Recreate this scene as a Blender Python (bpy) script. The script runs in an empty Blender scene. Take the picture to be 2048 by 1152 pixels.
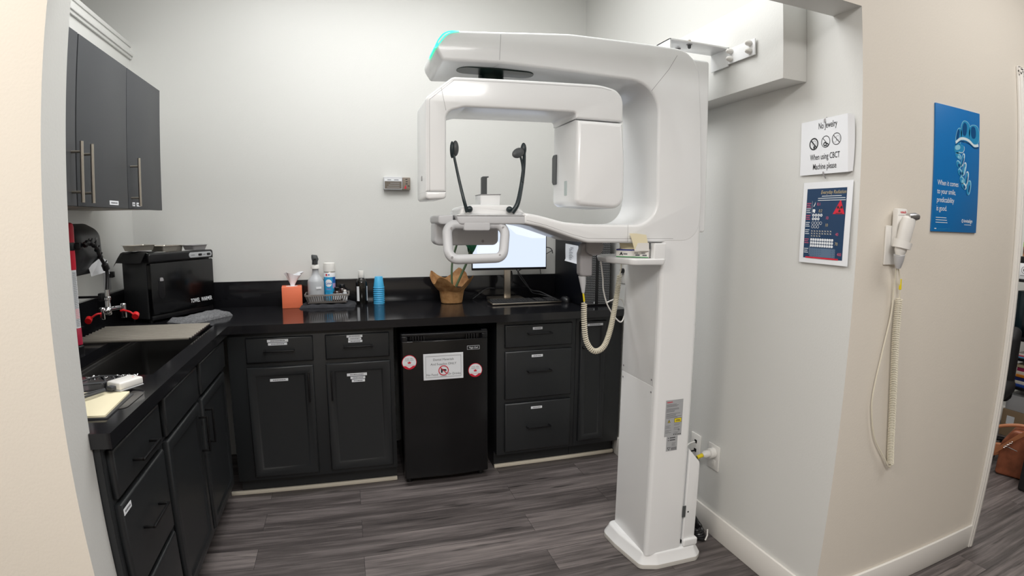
import bpy, bmesh, math, random
from mathutils import Matrix, Vector, noise
random.seed(7)
SC = bpy.context.scene
COL = SC.collection
PI = math.pi

# ------------------------------------------------------------------ camera, world, lights, exposure
cd = bpy.data.cameras.new('camera')
cam = bpy.data.objects.new('camera', cd)
COL.objects.link(cam)
# wide phone lens with barrel distortion: a polynomial fisheye, fitted to the straight edges of the room
cam.matrix_world = Matrix(((0.95662615, 0.0298044, -0.28978976, 0.0), (-0.29125668, 0.11832529, -0.94929904, 0.0),
                           (0.00599617, 0.99252749, 0.1218738, 1.405), (0, 0, 0, 1)))
cd.type = 'PANO'
cd.sensor_fit = 'HORIZONTAL'
cd.sensor_width = 36.0
cd.sensor_height = 36.0 * 1152 / 2048
cd.clip_start = 0.02
CP = cd if hasattr(cd, 'panorama_type') else cd.cycles
CP.panorama_type = 'FISHEYE_LENS_POLYNOMIAL'
CP.fisheye_fov = math.radians(175)
CP.fisheye_polynomial_k0 = 0.0
CP.fisheye_polynomial_k1 = -0.05243371
CP.fisheye_polynomial_k2 = -0.0002005954
CP.fisheye_polynomial_k3 = 0.00005931128
CP.fisheye_polynomial_k4 = -0.0000016463
SC.camera = cam

wd = bpy.data.worlds.new('world'); SC.world = wd; wd.use_nodes = True
wd.node_tree.nodes['Background'].inputs[0].default_value = (1.0, 0.97, 0.93, 1)
wd.node_tree.nodes['Background'].inputs[1].default_value = 0.25
SC.view_settings.view_transform = 'Standard'
SC.view_settings.look = 'None'
SC.view_settings.exposure = 0.14
SC.view_settings.gamma = 1.0


def area(name, loc, sx, sy, power, color, rot=(0, 0, 0)):
    l = bpy.data.lights.new(name, 'AREA'); l.shape = 'RECTANGLE'; l.size = sx; l.size_y = sy
    l.energy = power; l.color = color
    o = bpy.data.objects.new(name, l); COL.objects.link(o); o.location = loc; o.rotation_euler = rot
    return o


area('alcove_troffer_lamp', (0.10, 2.15, 2.98), 1.7, 1.1, 37, (1.0, 1.0, 0.992))
area('main_room_lamp', (0.2, -0.7, 2.70), 1.2, 0.9, 62, (1.0, 0.98, 0.955))
area('main_room_lamp', (2.4, 0.45, 2.70), 1.2, 0.6, 15, (1.0, 0.98, 0.95))
area('main_room_lamp', (-1.5, 0.35, 2.70), 1.2, 0.6, 34, (1.0, 0.95, 0.88))
area('next_room_lamp', (3.5, 2.2, 2.70), 1.2, 0.6, 26, (1.0, 0.97, 0.92))


# ------------------------------------------------------------------ materials
def lin(h):
    h = h.lstrip('#'); c = [int(h[i:i + 2], 16) / 255 for i in (0, 2, 4)]
    return tuple(x / 12.92 if x <= 0.04045 else ((x + 0.055) / 1.055) ** 2.4 for x in c) + (1,)


MATS = {}


def mat(name, hexc, rough=0.5, metal=0.0, bump=None, var=None, emit=None, spec=0.5, coat=0.0, alpha=None, trans=0.0):
    if name in MATS: return MATS[name]
    m = bpy.data.materials.new(name); m.use_nodes = True
    nt = m.node_tree; b = nt.nodes['Principled BSDF']
    b.inputs['Base Color'].default_value = lin(hexc)
    b.inputs['Roughness'].default_value = rough
    b.inputs['Metallic'].default_value = metal
    b.inputs['Specular IOR Level'].default_value = spec
    b.inputs['Coat Weight'].default_value = coat
    b.inputs['Coat Roughness'].default_value = 0.06
    if trans: b.inputs['Transmission Weight'].default_value = trans
    if emit:
        b.inputs['Emission Color'].default_value = lin(emit[0]); b.inputs['Emission Strength'].default_value = emit[1]
    tc = nt.nodes.new('ShaderNodeTexCoord')
    if bump:
        n = nt.nodes.new('ShaderNodeTexNoise'); n.inputs['Scale'].default_value = bump[0]; n.inputs['Detail'].default_value = 4
        bp = nt.nodes.new('ShaderNodeBump'); bp.inputs['Strength'].default_value = bump[1]; bp.inputs['Distance'].default_value = bump[2] if len(bump) > 2 else 0.002
        nt.links.new(tc.outputs['Object'], n.inputs['Vector']); nt.links.new(n.outputs['Fac'], bp.inputs['Height'])
        nt.links.new(bp.outputs['Normal'], b.inputs['Normal'])
    if var:
        n = nt.nodes.new('ShaderNodeTexNoise'); n.inputs['Scale'].default_value = var[0]; n.inputs['Detail'].default_value = 5
        if len(var) > 3:
            mp = nt.nodes.new('ShaderNodeMapping'); mp.inputs['Scale'].default_value = var[3]
            nt.links.new(tc.outputs['Object'], mp.inputs['Vector']); nt.links.new(mp.outputs['Vector'], n.inputs['Vector'])
        else:
            nt.links.new(tc.outputs['Object'], n.inputs['Vector'])
        r = nt.nodes.new('ShaderNodeValToRGB')
        r.color_ramp.elements[0].color = lin(var[1]); r.color_ramp.elements[1].color = lin(var[2])
        r.color_ramp.elements[0].position = 0.35; r.color_ramp.elements[1].position = 0.65
        nt.links.new(n.outputs['Fac'], r.inputs['Fac']); nt.links.new(r.outputs['Color'], b.inputs['Base Color'])
    MATS[name] = m
    return m


def floor_mat():
    m = bpy.data.materials.new('vinyl_plank_floor'); m.use_nodes = True
    nt = m.node_tree; N = nt.nodes.new; L = nt.links.new; b = nt.nodes['Principled BSDF']
    tc = N('ShaderNodeTexCoord')
    br = N('ShaderNodeTexBrick'); br.offset = 0.37; br.offset_frequency = 2
    br.inputs['Scale'].default_value = 1.0; br.inputs['Brick Width'].default_value = 1.22; br.inputs['Row Height'].default_value = 0.152
    br.inputs['Mortar Size'].default_value = 0.0009; br.inputs['Mortar Smooth'].default_value = 0.1
    br.inputs['Color1'].default_value = (0, 0, 0, 1); br.inputs['Color2'].default_value = (1, 1, 1, 1); br.inputs['Mortar'].default_value = (0.5, 0.5, 0.5, 1)
    L(tc.outputs['Object'], br.inputs['Vector'])
    # per plank offset of the grain
    sep = N('ShaderNodeSeparateXYZ'); L(tc.outputs['Object'], sep.inputs[0])
    mul = N('ShaderNodeMath'); mul.operation = 'MULTIPLY'; mul.inputs[1].default_value = 37.0; L(br.outputs['Color'], mul.inputs[0])
    comb = N('ShaderNodeCombineXYZ'); L(sep.outputs['X'], comb.inputs['X']); L(sep.outputs['Y'], comb.inputs['Y']); L(mul.outputs[0], comb.inputs['Z'])
    mp = N('ShaderNodeMapping'); mp.inputs['Scale'].default_value = (1.1, 16, 1); L(comb.outputs[0], mp.inputs['Vector'])
    n1 = N('ShaderNodeTexNoise'); n1.inputs['Scale'].default_value = 1.6; n1.inputs['Detail'].default_value = 8; n1.inputs['Roughness'].default_value = 0.62; L(mp.outputs[0], n1.inputs['Vector'])
    mp2 = N('ShaderNodeMapping'); mp2.inputs['Scale'].default_value = (5, 130, 1); L(comb.outputs[0], mp2.inputs['Vector'])
    n2 = N('ShaderNodeTexNoise'); n2.inputs['Scale'].default_value = 1.0; n2.inputs['Detail'].default_value = 5; L(mp2.outputs[0], n2.inputs['Vector'])
    mx = N('ShaderNodeMath'); mx.operation = 'MULTIPLY_ADD'; L(n2.outputs['Fac'], mx.inputs[0]); mx.inputs[1].default_value = 0.25; L(n1.outputs['Fac'], mx.inputs[2])
    mx2 = N('ShaderNodeMath'); mx2.operation = 'MULTIPLY_ADD'; L(br.outputs['Color'], mx2.inputs[0]); mx2.inputs[1].default_value = 0.16; L(mx.outputs[0], mx2.inputs[2])
    r = N('ShaderNodeValToRGB'); e = r.color_ramp.elements
    e[0].position = 0.40; e[0].color = lin('#322e2e'); e[1].position = 0.95; e[1].color = lin('#877f7c')
    x = e.new(0.62); x.color = lin('#524c4b'); x = e.new(0.76); x.color = lin('#6b6463')
    L(mx2.outputs[0], r.inputs['Fac'])
    # dark mineral streaks
    mp3 = N('ShaderNodeMapping'); mp3.inputs['Scale'].default_value = (2.2, 22, 1); L(comb.outputs[0], mp3.inputs['Vector'])
    n3 = N('ShaderNodeTexNoise'); n3.inputs['Scale'].default_value = 1.3; n3.inputs['Detail'].default_value = 3; L(mp3.outputs[0], n3.inputs['Vector'])
    r3 = N('ShaderNodeValToRGB'); r3.color_ramp.elements[0].position = 0.27; r3.color_ramp.elements[1].position = 0.36
    r3.color_ramp.elements[0].color = (0.3, 0.3, 0.3, 1); r3.color_ramp.elements[1].color = (1, 1, 1, 1); L(n3.outputs['Fac'], r3.inputs['Fac'])
    mm = N('ShaderNodeMixRGB'); mm.blend_type = 'MULTIPLY'; mm.inputs['Fac'].default_value = 1; L(r.outputs[0], mm.inputs[1]); L(r3.outputs[0], mm.inputs[2])
    gap = N('ShaderNodeMixRGB'); L(br.outputs['Fac'], gap.inputs['Fac']); L(mm.outputs[0], gap.inputs[1]); gap.inputs[2].default_value = lin('#2c282a')
    L(gap.outputs[0], b.inputs['Base Color'])
    b.inputs['Roughness'].default_value = 0.5
    bp = N('ShaderNodeBump'); bp.inputs['Strength'].default_value = 0.15; bp.inputs['Distance'].default_value = 0.001; L(mx.outputs[0], bp.inputs['Height']); L(bp.outputs[0], b.inputs['Normal'])
    return m


WALL = mat('white_wall_paint', '#dcdcd9', 0.45, bump=(130, 0.14, 0.002))
BEIGE = mat('cream_wall_paint', '#dfd8cd', 0.6, bump=(130, 0.14, 0.002))
TRIMW = mat('white_trim_paint', '#e6e3de', 0.4)
CREAM = mat('cream_strip', '#e9e0cf', 0.5)
CEIL = mat('ceiling_white', '#e6e3dc', 0.8)
BLKCAB = mat('black_cabinet_paint', '#242628', 0.38, bump=(140, 0.08, 0.001))
GRYCAB = mat('charcoal_laminate', '#3c3e42', 0.5, bump=(260, 0.05, 0.001))
CABUNDER = mat('cabinet_underside_white', '#cfc9bf', 0.6)
BLKHND = mat('black_metal_handle', '#121214', 0.35, metal=0.3)
STEEL = mat('brushed_steel', '#b9b0a4', 0.32, metal=1.0)
CHROME = mat('polished_chrome', '#d8d8da', 0.08, metal=1.0)
COUNTER = mat('black_stone_counter', '#17171a', 0.12, var=(300, '#141417', '#1d1d20'), spec=0.6)
SINKB = mat('black_composite_sink', '#191817', 0.45)
FRIDGE = mat('black_fridge_enamel', '#0c0c0e', 0.22, bump=(350, 0.08, 0.0006))
BLK = mat('black_plastic', '#121215', 0.35)
BLKM = mat('matte_black', '#18181a', 0.7)
GLOSSB = mat('glossy_black', '#0a0a0c', 0.16)
MWHITE = mat('machine_white_gloss', '#eeeff0', 0.25, coat=0.25)
MGREY = mat('machine_light_grey', '#c8c9cc', 0.38)
MMID = mat('machine_mid_grey', '#9c9a9c', 0.45)
SEAM = mat('seam_grey', '#8f8d90', 0.6)
DGREY = mat('dark_grey_plastic', '#4b4e50', 0.45)
TEALB = mat('dark_teal_plastic', '#1c292e', 0.35)
WPLAST = mat('white_plastic', '#e8e6e2', 0.35)
IVORY = mat('ivory_cable', '#ded8c6', 0.45)
PAPER = mat('white_paper', '#eceef2', 0.7)
NAVY = mat('navy_print', '#173a5e', 0.5)
INK = mat('black_ink', '#26272b', 0.6)
INKG = mat('grey_ink', '#6b6c70', 0.6)
RED = mat('red_print', '#d6203a', 0.45)
REDP = mat('red_plastic', '#d3161c', 0.35)
WINK = mat('white_print', '#e9edf2', 0.6)
GOLD = mat('gold_print', '#c6b58a', 0.6)
PINK = mat('pink_print', '#d8607c', 0.6)
YELL = mat('yellow_label', '#e8d21c', 0.5)
POSTB = mat('poster_blue', '#0a70b6', 0.4)
ALGN1 = mat('aligner_blue', '#2b8fc2', 0.3)
ALGN2 = mat('aligner_light', '#8cc9e2', 0.3)
ALGN3 = mat('aligner_white', '#dcecf2', 0.3)
ALGN4 = mat('aligner_deep', '#0a4f86', 0.3)
SILVL = mat('silver_label', '#a9abae', 0.4)
LED = mat('green_led_strip', '#30e0b0', 0.4, emit=('#2ef0b4', 1.1))
SCREEN = mat('monitor_screen', '#0c0e12', 0.3, emit=('#dce8fc', 0.97))
TISSUEBOX = mat('coral_card', '#ee7a55', 0.5)
KRAFT = mat('kraft_paper', '#a67a4c', 0.7, bump=(60, 0.5, 0.004), var=(25, '#8e6238', '#b98d5c'))
LEAF = mat('dark_green_leaf', '#1e4a34', 0.35)
STEM = mat('green_stem', '#4c6247', 0.5)
TOWELG = mat('grey_towel_cloth', '#77787b', 0.95, bump=(320, 0.9, 0.006), var=(120, '#6a6b6e', '#88898c'))
TOWELD = mat('dark_grey_towel_cloth', '#3c3d42', 0.95, bump=(320, 0.9, 0.006))
BASKET = mat('taupe_plastic', '#807a76', 0.5)
CLOUDY = mat('cloudy_plastic', '#b9bcc0', 0.35)
CUPB = mat('blue_cup', '#49b2e4', 0.4)
CANB = mat('can_blue', '#2fa3d6', 0.3)
CANB2 = mat('can_dark_blue', '#2b62b4', 0.3)
LILAC = mat('can_lilac', '#b49ac9', 0.3)
AMBER = mat('amber_brown_glass', '#2a1812', 0.1, coat=0.3)
BROWNL = mat('brown_leather', '#8a4b30', 0.45, bump=(160, 0.5, 0.002), var=(14, '#744028', '#96563a'))
TAN = mat('tan_leather', '#b0714c', 0.45)
CARD = mat('cardboard', '#9c8468', 0.7)
DOORRED = mat('dark_brown_door', '#4a2a26', 0.5)
MAUVE = mat('crimson_plastic', '#a8183c', 0.4)
TOWELDISP = mat('smoked_plastic', '#303134', 0.42)
CREAMPAD = mat('cream_pad', '#eee4c4', 0.7)
CABLEG = mat('dark_grey_cable', '#3d3e41', 0.5)
GREENB = mat('green_card', '#79b827', 0.5)
PHOTO = mat('brown_photo_print', '#6b4c3a', 0.5, var=(30, '#2e241f', '#c98d66'))


# ------------------------------------------------------------------ mesh helpers
def frame(o, x, y):
    x = Vector(x).normalized(); y = Vector(y).normalized(); z = x.cross(y)
    return Matrix(((x.x, y.x, z.x, o[0]), (x.y, y.y, z.y, o[1]), (x.z, y.z, z.z, o[2]), (0, 0, 0, 1)))


def onback(x, y, z): return frame((x, y, z), (1, 0, 0), (0, 0, 1))       # surface that faces the viewer in front (-Y)
def onright(x, y, z): return frame((x, y, z), (0, -1, 0), (0, 0, 1))     # surface that faces -X
def onleft(x, y, z): return frame((x, y, z), (0, 1, 0), (0, 0, 1))       # surface that faces +X


TXT = {}


class MB:
    def __init__(s, M=None):
        s.v = []; s.f = []; s.m = []; s.M = M or Matrix()

    def add(s, vs, fs, m):
        o = len(s.v); s.v += [s.M @ Vector(p) for p in vs]
        s.f += [tuple(i + o for i in f) for f in fs]; s.m += [m] * len(fs); return s

    def box(s, x0, x1, y0, y1, z0, z1, m, bev=0.0, seg=2):
        x0, x1 = sorted((x0, x1)); y0, y1 = sorted((y0, y1)); z0, z1 = sorted((z0, z1))
        b = bmesh.new(); bmesh.ops.create_cube(b, size=1.0)
        for v in b.verts: v.co = Vector(((x0 + x1) / 2 + v.co.x * (x1 - x0), (y0 + y1) / 2 + v.co.y * (y1 - y0), (z0 + z1) / 2 + v.co.z * (z1 - z0)))
        if bev > 0:
            bev = min(bev, 0.45 * min(x1 - x0, y1 - y0, z1 - z0))
            bmesh.ops.bevel(b, geom=b.edges[:], offset=bev, segments=seg, affect='EDGES', profile=0.5)
        b.verts.index_update()
        s.add([v.co.copy() for v in b.verts], [[v.index for v in f.verts] for f in b.faces], m); b.free(); return s

    def tube(s, pts, r, m, seg=10, closed=False, caps=True):
        pts = [Vector(p) for p in pts]; n = len(pts); vs = []; fs = []
        R = r if isinstance(r, (list, tuple)) else [r] * n
        def tan(i):
            if closed: return (pts[(i + 1) % n] - pts[i - 1]).normalized()
            a = pts[max(i - 1, 0)]; b = pts[min(i + 1, n - 1)]; return (b - a).normalized()
        t = tan(0); ref = Vector((0, 0, 1)) if abs(t.z) < 0.9 else Vector((1, 0, 0)); u = (ref - t * ref.dot(t)).normalized()
        for i in range(n):
            t = tan(i); u = u - t * u.dot(t)
            u = u.normalized() if u.length > 1e-6 else t.orthogonal().normalized(); w = t.cross(u)
            for k in range(seg):
                a = 2 * PI * k / seg; vs.append(pts[i] + (u * math.cos(a) + w * math.sin(a)) * R[i])
        for i in range(n if closed else n - 1):
            j = (i + 1) % n
            for k in range(seg): fs.append((i * seg + k, i * seg + (k + 1) % seg, j * seg + (k + 1) % seg, j * seg + k))
        if caps and not closed:
            fs.append(tuple(range(seg - 1, -1, -1))); fs.append(tuple((n - 1) * seg + k for k in range(seg)))
        return s.add(vs, fs, m)

    def lathe(s, prof, c, m, seg=28, sq=None):
        """profile of (radius, z) about a vertical axis at c"""
        vs = []; fs = []; n = len(prof); mm = m if isinstance(m, list) else None
        for r, z in prof:
            for k in range(seg):
                a = 2 * PI * k / seg; x = math.cos(a); y = math.sin(a)
                vs.append((c[0] + r * x, c[1] + r * y * (sq or 1), c[2] + z))
        if mm is None:
            for i in range(n - 1):
                for k in range(seg): fs.append((i * seg + k, i * seg + (k + 1) % seg, (i + 1) * seg + (k + 1) % seg, (i + 1) * seg + k))
            fs.append(tuple(range(seg - 1, -1, -1))); fs.append(tuple((n - 1) * seg + k for k in range(seg)))
            return s.add(vs, fs, m)
        o = len(s.v); s.v += [s.M @ Vector(p) for p in vs]
        for i in range(n - 1):
            for k in range(seg):
                s.f.append(tuple(o + q for q in (i * seg + k, i * seg + (k + 1) % seg, (i + 1) * seg + (k + 1) % seg, (i + 1) * seg + k))); s.m.append(mm[min(i, len(mm) - 1)])
        s.f.append(tuple(o + q for q in range(seg - 1, -1, -1))); s.m.append(mm[0])
        s.f.append(tuple(o + (n - 1) * seg + k for k in range(seg))); s.m.append(mm[-1]); return s

    def ext(s, pts, a, b, m, r=0.0, rb=None, seg=4, axis='y', taper=0.0):
        """extrude the 2D outline pts from a to b along an axis, edges rounded by r at a and rb at b"""
        rb = r if rb is None else rb; n = len(pts); P = [Vector(p) for p in pts]
        ar = sum(P[i].x * P[(i + 1) % n].y - P[(i + 1) % n].x * P[i].y for i in range(n))
        if ar < 0: P.reverse()
        nrm = []
        for i in range(n):
            e0 = (P[i] - P[i - 1]).normalized(); e1 = (P[(i + 1) % n] - P[i]).normalized()
            n0 = Vector((-e0.y, e0.x)); n1 = Vector((-e1.y, e1.x)); q = n0 + n1
            q = q.normalized() if q.length > 1e-6 else n0
            nrm.append(q / max(0.35, q.dot(n0)))
        loops = []; sg = 1 if b > a else -1
        def ring(ins, d): loops.append(([p + k * ins for p, k in zip(P, nrm)], d))
        if r > 0:
            for i in range(seg): t = PI / 2 * i / seg; ring(r * (1 - math.sin(t)), a + sg * r * (1 - math.cos(t)))
        ring(0, a + sg * r)
        ring(taper, b - sg * rb)
        if rb > 0:
            for i in range(seg - 1, -1, -1): t = PI / 2 * i / seg; ring(taper + rb * (1 - math.sin(t)), b - sg * rb * (1 - math.cos(t)))
        vs = []
        for L, d in loops:
            for p in L:
                vs.append((p.x, d, p.y) if axis == 'y' else ((d, p.x, p.y) if axis == 'x' else (p.x, p.y, d)))
        fs = []
        for i in range(len(loops) - 1):
            for k in range(n): fs.append((i * n + k, i * n + (k + 1) % n, (i + 1) * n + (k + 1) % n, (i + 1) * n + k))
        fs.append(tuple(range(n - 1, -1, -1))); fs.append(tuple((len(loops) - 1) * n + k for k in range(n)))
        return s.add(vs, fs, m)

    def sphere(s, c, rx, ry, rz, m, seg=16, rings=10):
        prof = []; vs = []; fs = []
        for i in range(rings + 1):
            t = PI * i / rings
            for k in range(seg):
                a = 2 * PI * k / seg
                vs.append((c[0] + rx * math.sin(t) * math.cos(a), c[1] + ry * math.sin(t) * math.sin(a), c[2] - rz * math.cos(t)))
        for i in range(rings):
            for k in range(seg): fs.append((i * seg + k, i * seg + (k + 1) % seg, (i + 1) * seg + (k + 1) % seg, (i + 1) * seg + k))
        return s.add(vs, fs, m)

    # flat print in a local frame F (x right, y up, z out of the sheet)
    def poly(s, F, pts, m, z=0.0004):
        n = len(pts); ar = sum(pts[i][0] * pts[(i + 1) % n][1] - pts[(i + 1) % n][0] * pts[i][1] for i in range(n))
        if ar < 0: pts = pts[::-1]
        return s.add([F @ Vector((p[0], p[1], z)) for p in pts], [tuple(range(n))], m)

    def rect(s, F, x0, y0, x1, y1, m, z=0.0004): return s.poly(F, [(x0, y0), (x1, y0), (x1, y1), (x0, y1)], m, z)

    def disc(s, F, cx, cy, rx, m, z=0.0004, ry=None, n=28):
        ry = ry or rx; return s.poly(F, [(cx + rx * math.cos(2 * PI * k / n), cy + ry * math.sin(2 * PI * k / n)) for k in range(n)], m, z)

    def ring(s, F, cx, cy, r0, r1, m, z=0.0005, n=32, yr=1.0):
        vs = []
        for k in range(n):
            a = 2 * PI * k / n; c = math.cos(a); q = math.sin(a) * yr
            vs += [F @ Vector((cx + r0 * c, cy + r0 * q, z)), F @ Vector((cx + r1 * c, cy + r1 * q, z))]
        return s.add(vs, [(2 * k, 2 * k + 1, (2 * k + 3) % (2 * n), (2 * k + 2) % (2 * n)) for k in range(n)], m)

    def line(s, F, pts, w, m, z=0.0005):
        for (a, b) in zip(pts[:-1], pts[1:]):
            a = Vector(a); b = Vector(b); d = (b - a).normalized(); q = Vector((-d.y, d.x)) * w / 2
            s.poly(F, [a - q, b - q, b + q, a + q], m, z)
        return s

    def text(s, F, body, x, y, size, m, al='LEFT', sx=1.0, z=0.0006, bold=0.0, sp=1.0, shear=0.0):
        key = (body, al, bold, sp, shear)
        if key not in TXT:
            c = bpy.data.curves.new('lettering', 'FONT'); c.body = body; c.size = 1.0; c.align_x = al; c.offset = bold; c.space_character = sp; c.shear = shear; c.resolution_u = 3
            o = bpy.data.objects.new('lettering', c); COL.objects.link(o)
            bpy.context.view_layer.update(); dg = bpy.context.evaluated_depsgraph_get()
            me = bpy.data.meshes.new_from_object(o.evaluated_get(dg))
            TXT[key] = ([v.co.copy() for v in me.vertices], [tuple(p.vertices) for p in me.polygons])
            bpy.data.objects.remove(o); bpy.data.curves.remove(c); bpy.data.meshes.remove(me)
        vs, fs = TXT[key]
        return s.add([F @ Vector((x + v.x * size * sx, y + v.y * size, z)) for v in vs], fs, m)

    def build(s, name, parent=None, sharp=38, **tags):
        me = bpy.data.meshes.new(name); me.from_pydata(s.v, [], s.f)
        ms = []
        for q in s.m:
            if q not in ms: ms.append(q)
        for q in ms: me.materials.append(q)
        me.polygons.foreach_set('material_index', [ms.index(q) for q in s.m])
        me.polygons.foreach_set('use_smooth', [True] * len(me.polygons))
        me.update(); me.set_sharp_from_angle(angle=math.radians(sharp))
        b = bmesh.new(); b.from_mesh(me); bmesh.ops.recalc_face_normals(b, faces=b.faces) if s.closed_ok() else None; b.to_mesh(me); b.free()
        o = bpy.data.objects.new(name, me); COL.objects.link(o)
        if parent is not None:
            o.parent = parent
            loc = Vector(parent.location) if parent.type == 'EMPTY' else Vector()
            o.matrix_parent_inverse = Matrix.Translation(-loc)
        for k, q in tags.items(): o[k] = q
        return o

    def closed_ok(s): return True


def fillet(pts, rad, seg=6):
    """round the corners of a polygon; rad is one radius or one per point"""
    out = []; n = len(pts); P = [Vector(p) for p in pts]
    for i in range(n):
        r = rad[i] if isinstance(rad, (list, tuple)) else rad
        if r <= 0: out.append(P[i]); continue
        a = P[i - 1] - P[i]; b = P[(i + 1) % n] - P[i]; la = a.length; lb = b.length; a.normalize(); b.normalize()
        ang = math.acos(max(-1, min(1, a.dot(b)))); t = min(r / math.tan(ang / 2), 0.48 * la, 0.48 * lb)
        rr = t * math.tan(ang / 2); c = P[i] + (a + b).normalized() * (rr / math.sin(ang / 2))
        p0 = P[i] + a * t - c; p1 = P[i] + b * t - c; a0 = math.atan2(p0.y, p0.x); a1 = math.atan2(p1.y, p1.x); d = a1 - a0
        while d > PI: d -= 2 * PI
        while d < -PI: d += 2 * PI
        for k in range(seg + 1): q = a0 + d * k / seg; out.append(c + Vector((math.cos(q), math.sin(q))) * rr)
    return out


def rrect(x0, y0, x1, y1, r, seg=5): return fillet([(x0, y0), (x1, y0), (x1, y1), (x0, y1)], r, seg)


def curve(pts, n=8):
    """smooth path through points (Catmull-Rom)"""
    P = [Vector(p) for p in pts]; out = []
    for i in range(len(P) - 1):
        a = P[max(i - 1, 0)]; b = P[i]; c = P[i + 1]; d = P[min(i + 2, len(P) - 1)]
        for k in range(n):
            t = k / n; out.append(0.5 * ((2 * b) + (c - a) * t + (2 * a - 5 * b + 4 * c - d) * t * t + (3 * b - a - 3 * c + d) * t ** 3))
    out.append(P[-1]); return out


def coil(pts, rad, turns, per=9):
    """helix of radius rad around a smooth path"""
    P = curve(pts, 24); L = [0]
    for a, b in zip(P[:-1], P[1:]): L.append(L[-1] + (b - a).length)
    N = turns * per; out = []; u = None; j = 0
    for i in range(N + 1):
        d = L[-1] * i / N
        while j < len(P) - 2 and L[j + 1] < d: j += 1
        t = (d - L[j]) / max(1e-9, L[j + 1] - L[j]); c = P[j].lerp(P[j + 1], t); tg = (P[j + 1] - P[j]).normalized()
        if u is None: u = tg.orthogonal().normalized()
        u = (u - tg * u.dot(tg)).normalized(); w = tg.cross(u); a = 2 * PI * i / per
        out.append(c + (u * math.cos(a) + w * math.sin(a)) * rad)
    return out


def thing(name, label, cat, loc, group=None):
    o = bpy.data.objects.new(name, None); COL.objects.link(o); o.location = loc; o.empty_display_size = 0.05
    return tag(o, label, cat, group)


def tag(o, label, cat, group=None):
    o['label'] = label; o['category'] = cat
    if group: o['group'] = group
    return o


def struct(name, mb): return mb.build(name, kind='structure')


# ------------------------------------------------------------------ the setting
XR = 1.53; XL = -1.22; YB = 3.36; YF = 1.24; YJ = 1.357; XJ = -0.64; ZH = 2.11
fl = MB().box(-4, 6.5, -3.2, 5.2, -0.06, 0, floor_mat()); struct('floor', fl)
struct('wall_back', MB().box(-2.4, 2.58, YB, YB + 0.12, 0, 3.1, WALL))
struct('wall_left', MB().box(XL - 0.12, XL, YJ, YB, 0, 2.42, WALL))
struct('wall_right', MB().box(XR, XR + 0.12, YJ, YB, 0, 3.1, WALL))
# the front wall, cut by the wide opening; its inner faces and returns are white, its outer face cream
def frontwall(name, x0, x1, z0, z1):
    m = MB().box(x0, x1, YF, YJ, z0, z1, WALL)
    for i, f in enumerate(m.f):
        c = sum((m.v[k] for k in f), Vector()) / len(f)
        if c.y < YF + 0.001: m.m[i] = BEIGE
    return struct(name, m)
frontwall('wall_front_left', -3.0, XJ, 0, 3.1)
frontwall('wall_front_right', XR, 2.578, 0, 3.1)
frontwall('wall_front_header', XJ, XR, ZH, 3.1)
frontwall('wall_front_doorhead', 2.578, 3.5, 2.045, 3.1)
frontwall('wall_front_far', 3.5, 6.5, 0, 3.1)
struct('ceiling_alcove', MB().box(-2.4, XR + 0.12, YJ, YB + 0.1, 3.0, 3.1, CEIL))
struct('ceiling', MB().box(-4, 6.5, -3.2, YF, 2.72, 2.82, CEIL))
struct('wall_upper_left', MB().box(-2.5, -2.4, YJ, YB, 0, 3.1, WALL))
# the outer room behind and beside the camera
struct('wall_room_back', MB().box(-4, 6.5, -3.3, -3.2, 0, 2.82, BEIGE))
struct('wall_room_left', MB().box(-3.1, -3.0, -3.2, YF, 0, 2.82, BEIGE))
struct('wall_room_right', MB().box(6.5, 6.6, -3.2, 5.2, 0, 2.82, BEIGE))
# the room beyond the doorway
struct('ceiling_next', MB().box(XR + 0.12, 6.5, YJ, 5.2, 2.72, 2.82, CEIL))
struct('wall_next', MB().box(4.55, 4.67, YJ, 5.2, 0, 2.82, WALL))
struct('wall_next_back', MB().box(XR + 0.12, 6.5, 5.2, 5.3, 0, 2.82, WALL))

def board(x0, x1, y0, y1, z1, face):      # a baseboard with an eased top edge
    return MB().box(x0, x1, y0, y1, 0, z1, TRIMW, 0.004)
struct('baseboard_right', board(XR - 0.013, XR, YF - 0.0, 2.80, 0.114, 'x'))
struct('baseboard_front', board(XR - 0.013, 2.54, YF - 0.013, YF, 0.114, 'y'))
struct('baseboard_front_left', board(-3.0, XJ, YF - 0.013, YF, 0.114, 'y'))
struct('baseboard_next', board(4.537, 4.55, YJ, 5.2, 0.114, 'x'))
# crown strip along the top of the alcove's left wall
tr = MB().box(XL, XL + 0.012, YJ, YB, 2.328, 2.372, WALL, 0.003).box(XL, XL + 0.02, YJ, YB, 2.344, 2.358, WALL, 0.003).box(XL, XL + 0.006, YJ, YB, 2.398, 2.42, WALL, 0.002)
struct('trim_1', tr)
# cream strips at the foot of the toe kicks
struct('trim_2', MB().box(-0.66, 0.205, 2.806, 2.822, 0, 0.021, CREAM, 0.004))
struct('trim_3', MB().box(0.757, XR - 0.012, 2.806, 2.822, 0, 0.021, CREAM, 0.004))
# door casing and jamb of the doorway on the right
dc = MB()
for (a, b, d) in ((2.533, 2.578, 0.012), (2.54, 2.572, 0.018), (2.552, 2.566, 0.021)):
    dc.box(a, b, YF - d, YF, 0, 2.10 - (a - 2.533) * 0.9, TRIMW, 0.003)
for (a, b, d) in ((2.055, 2.10, 0.012), (2.062, 2.092, 0.018), (2.07, 2.084, 0.021)):
    dc.box(2.5335, 3.6, YF - d, YF, a, b, TRIMW, 0.003)
dc.box(2.578, 2.59, YF - 0.004, YJ + 0.004, 0, 2.045, TRIMW, 0.002).box(2.578, 3.5, YF - 0.004, YJ + 0.004, 2.032, 2.045, TRIMW)
struct('door_1', dc)


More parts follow.
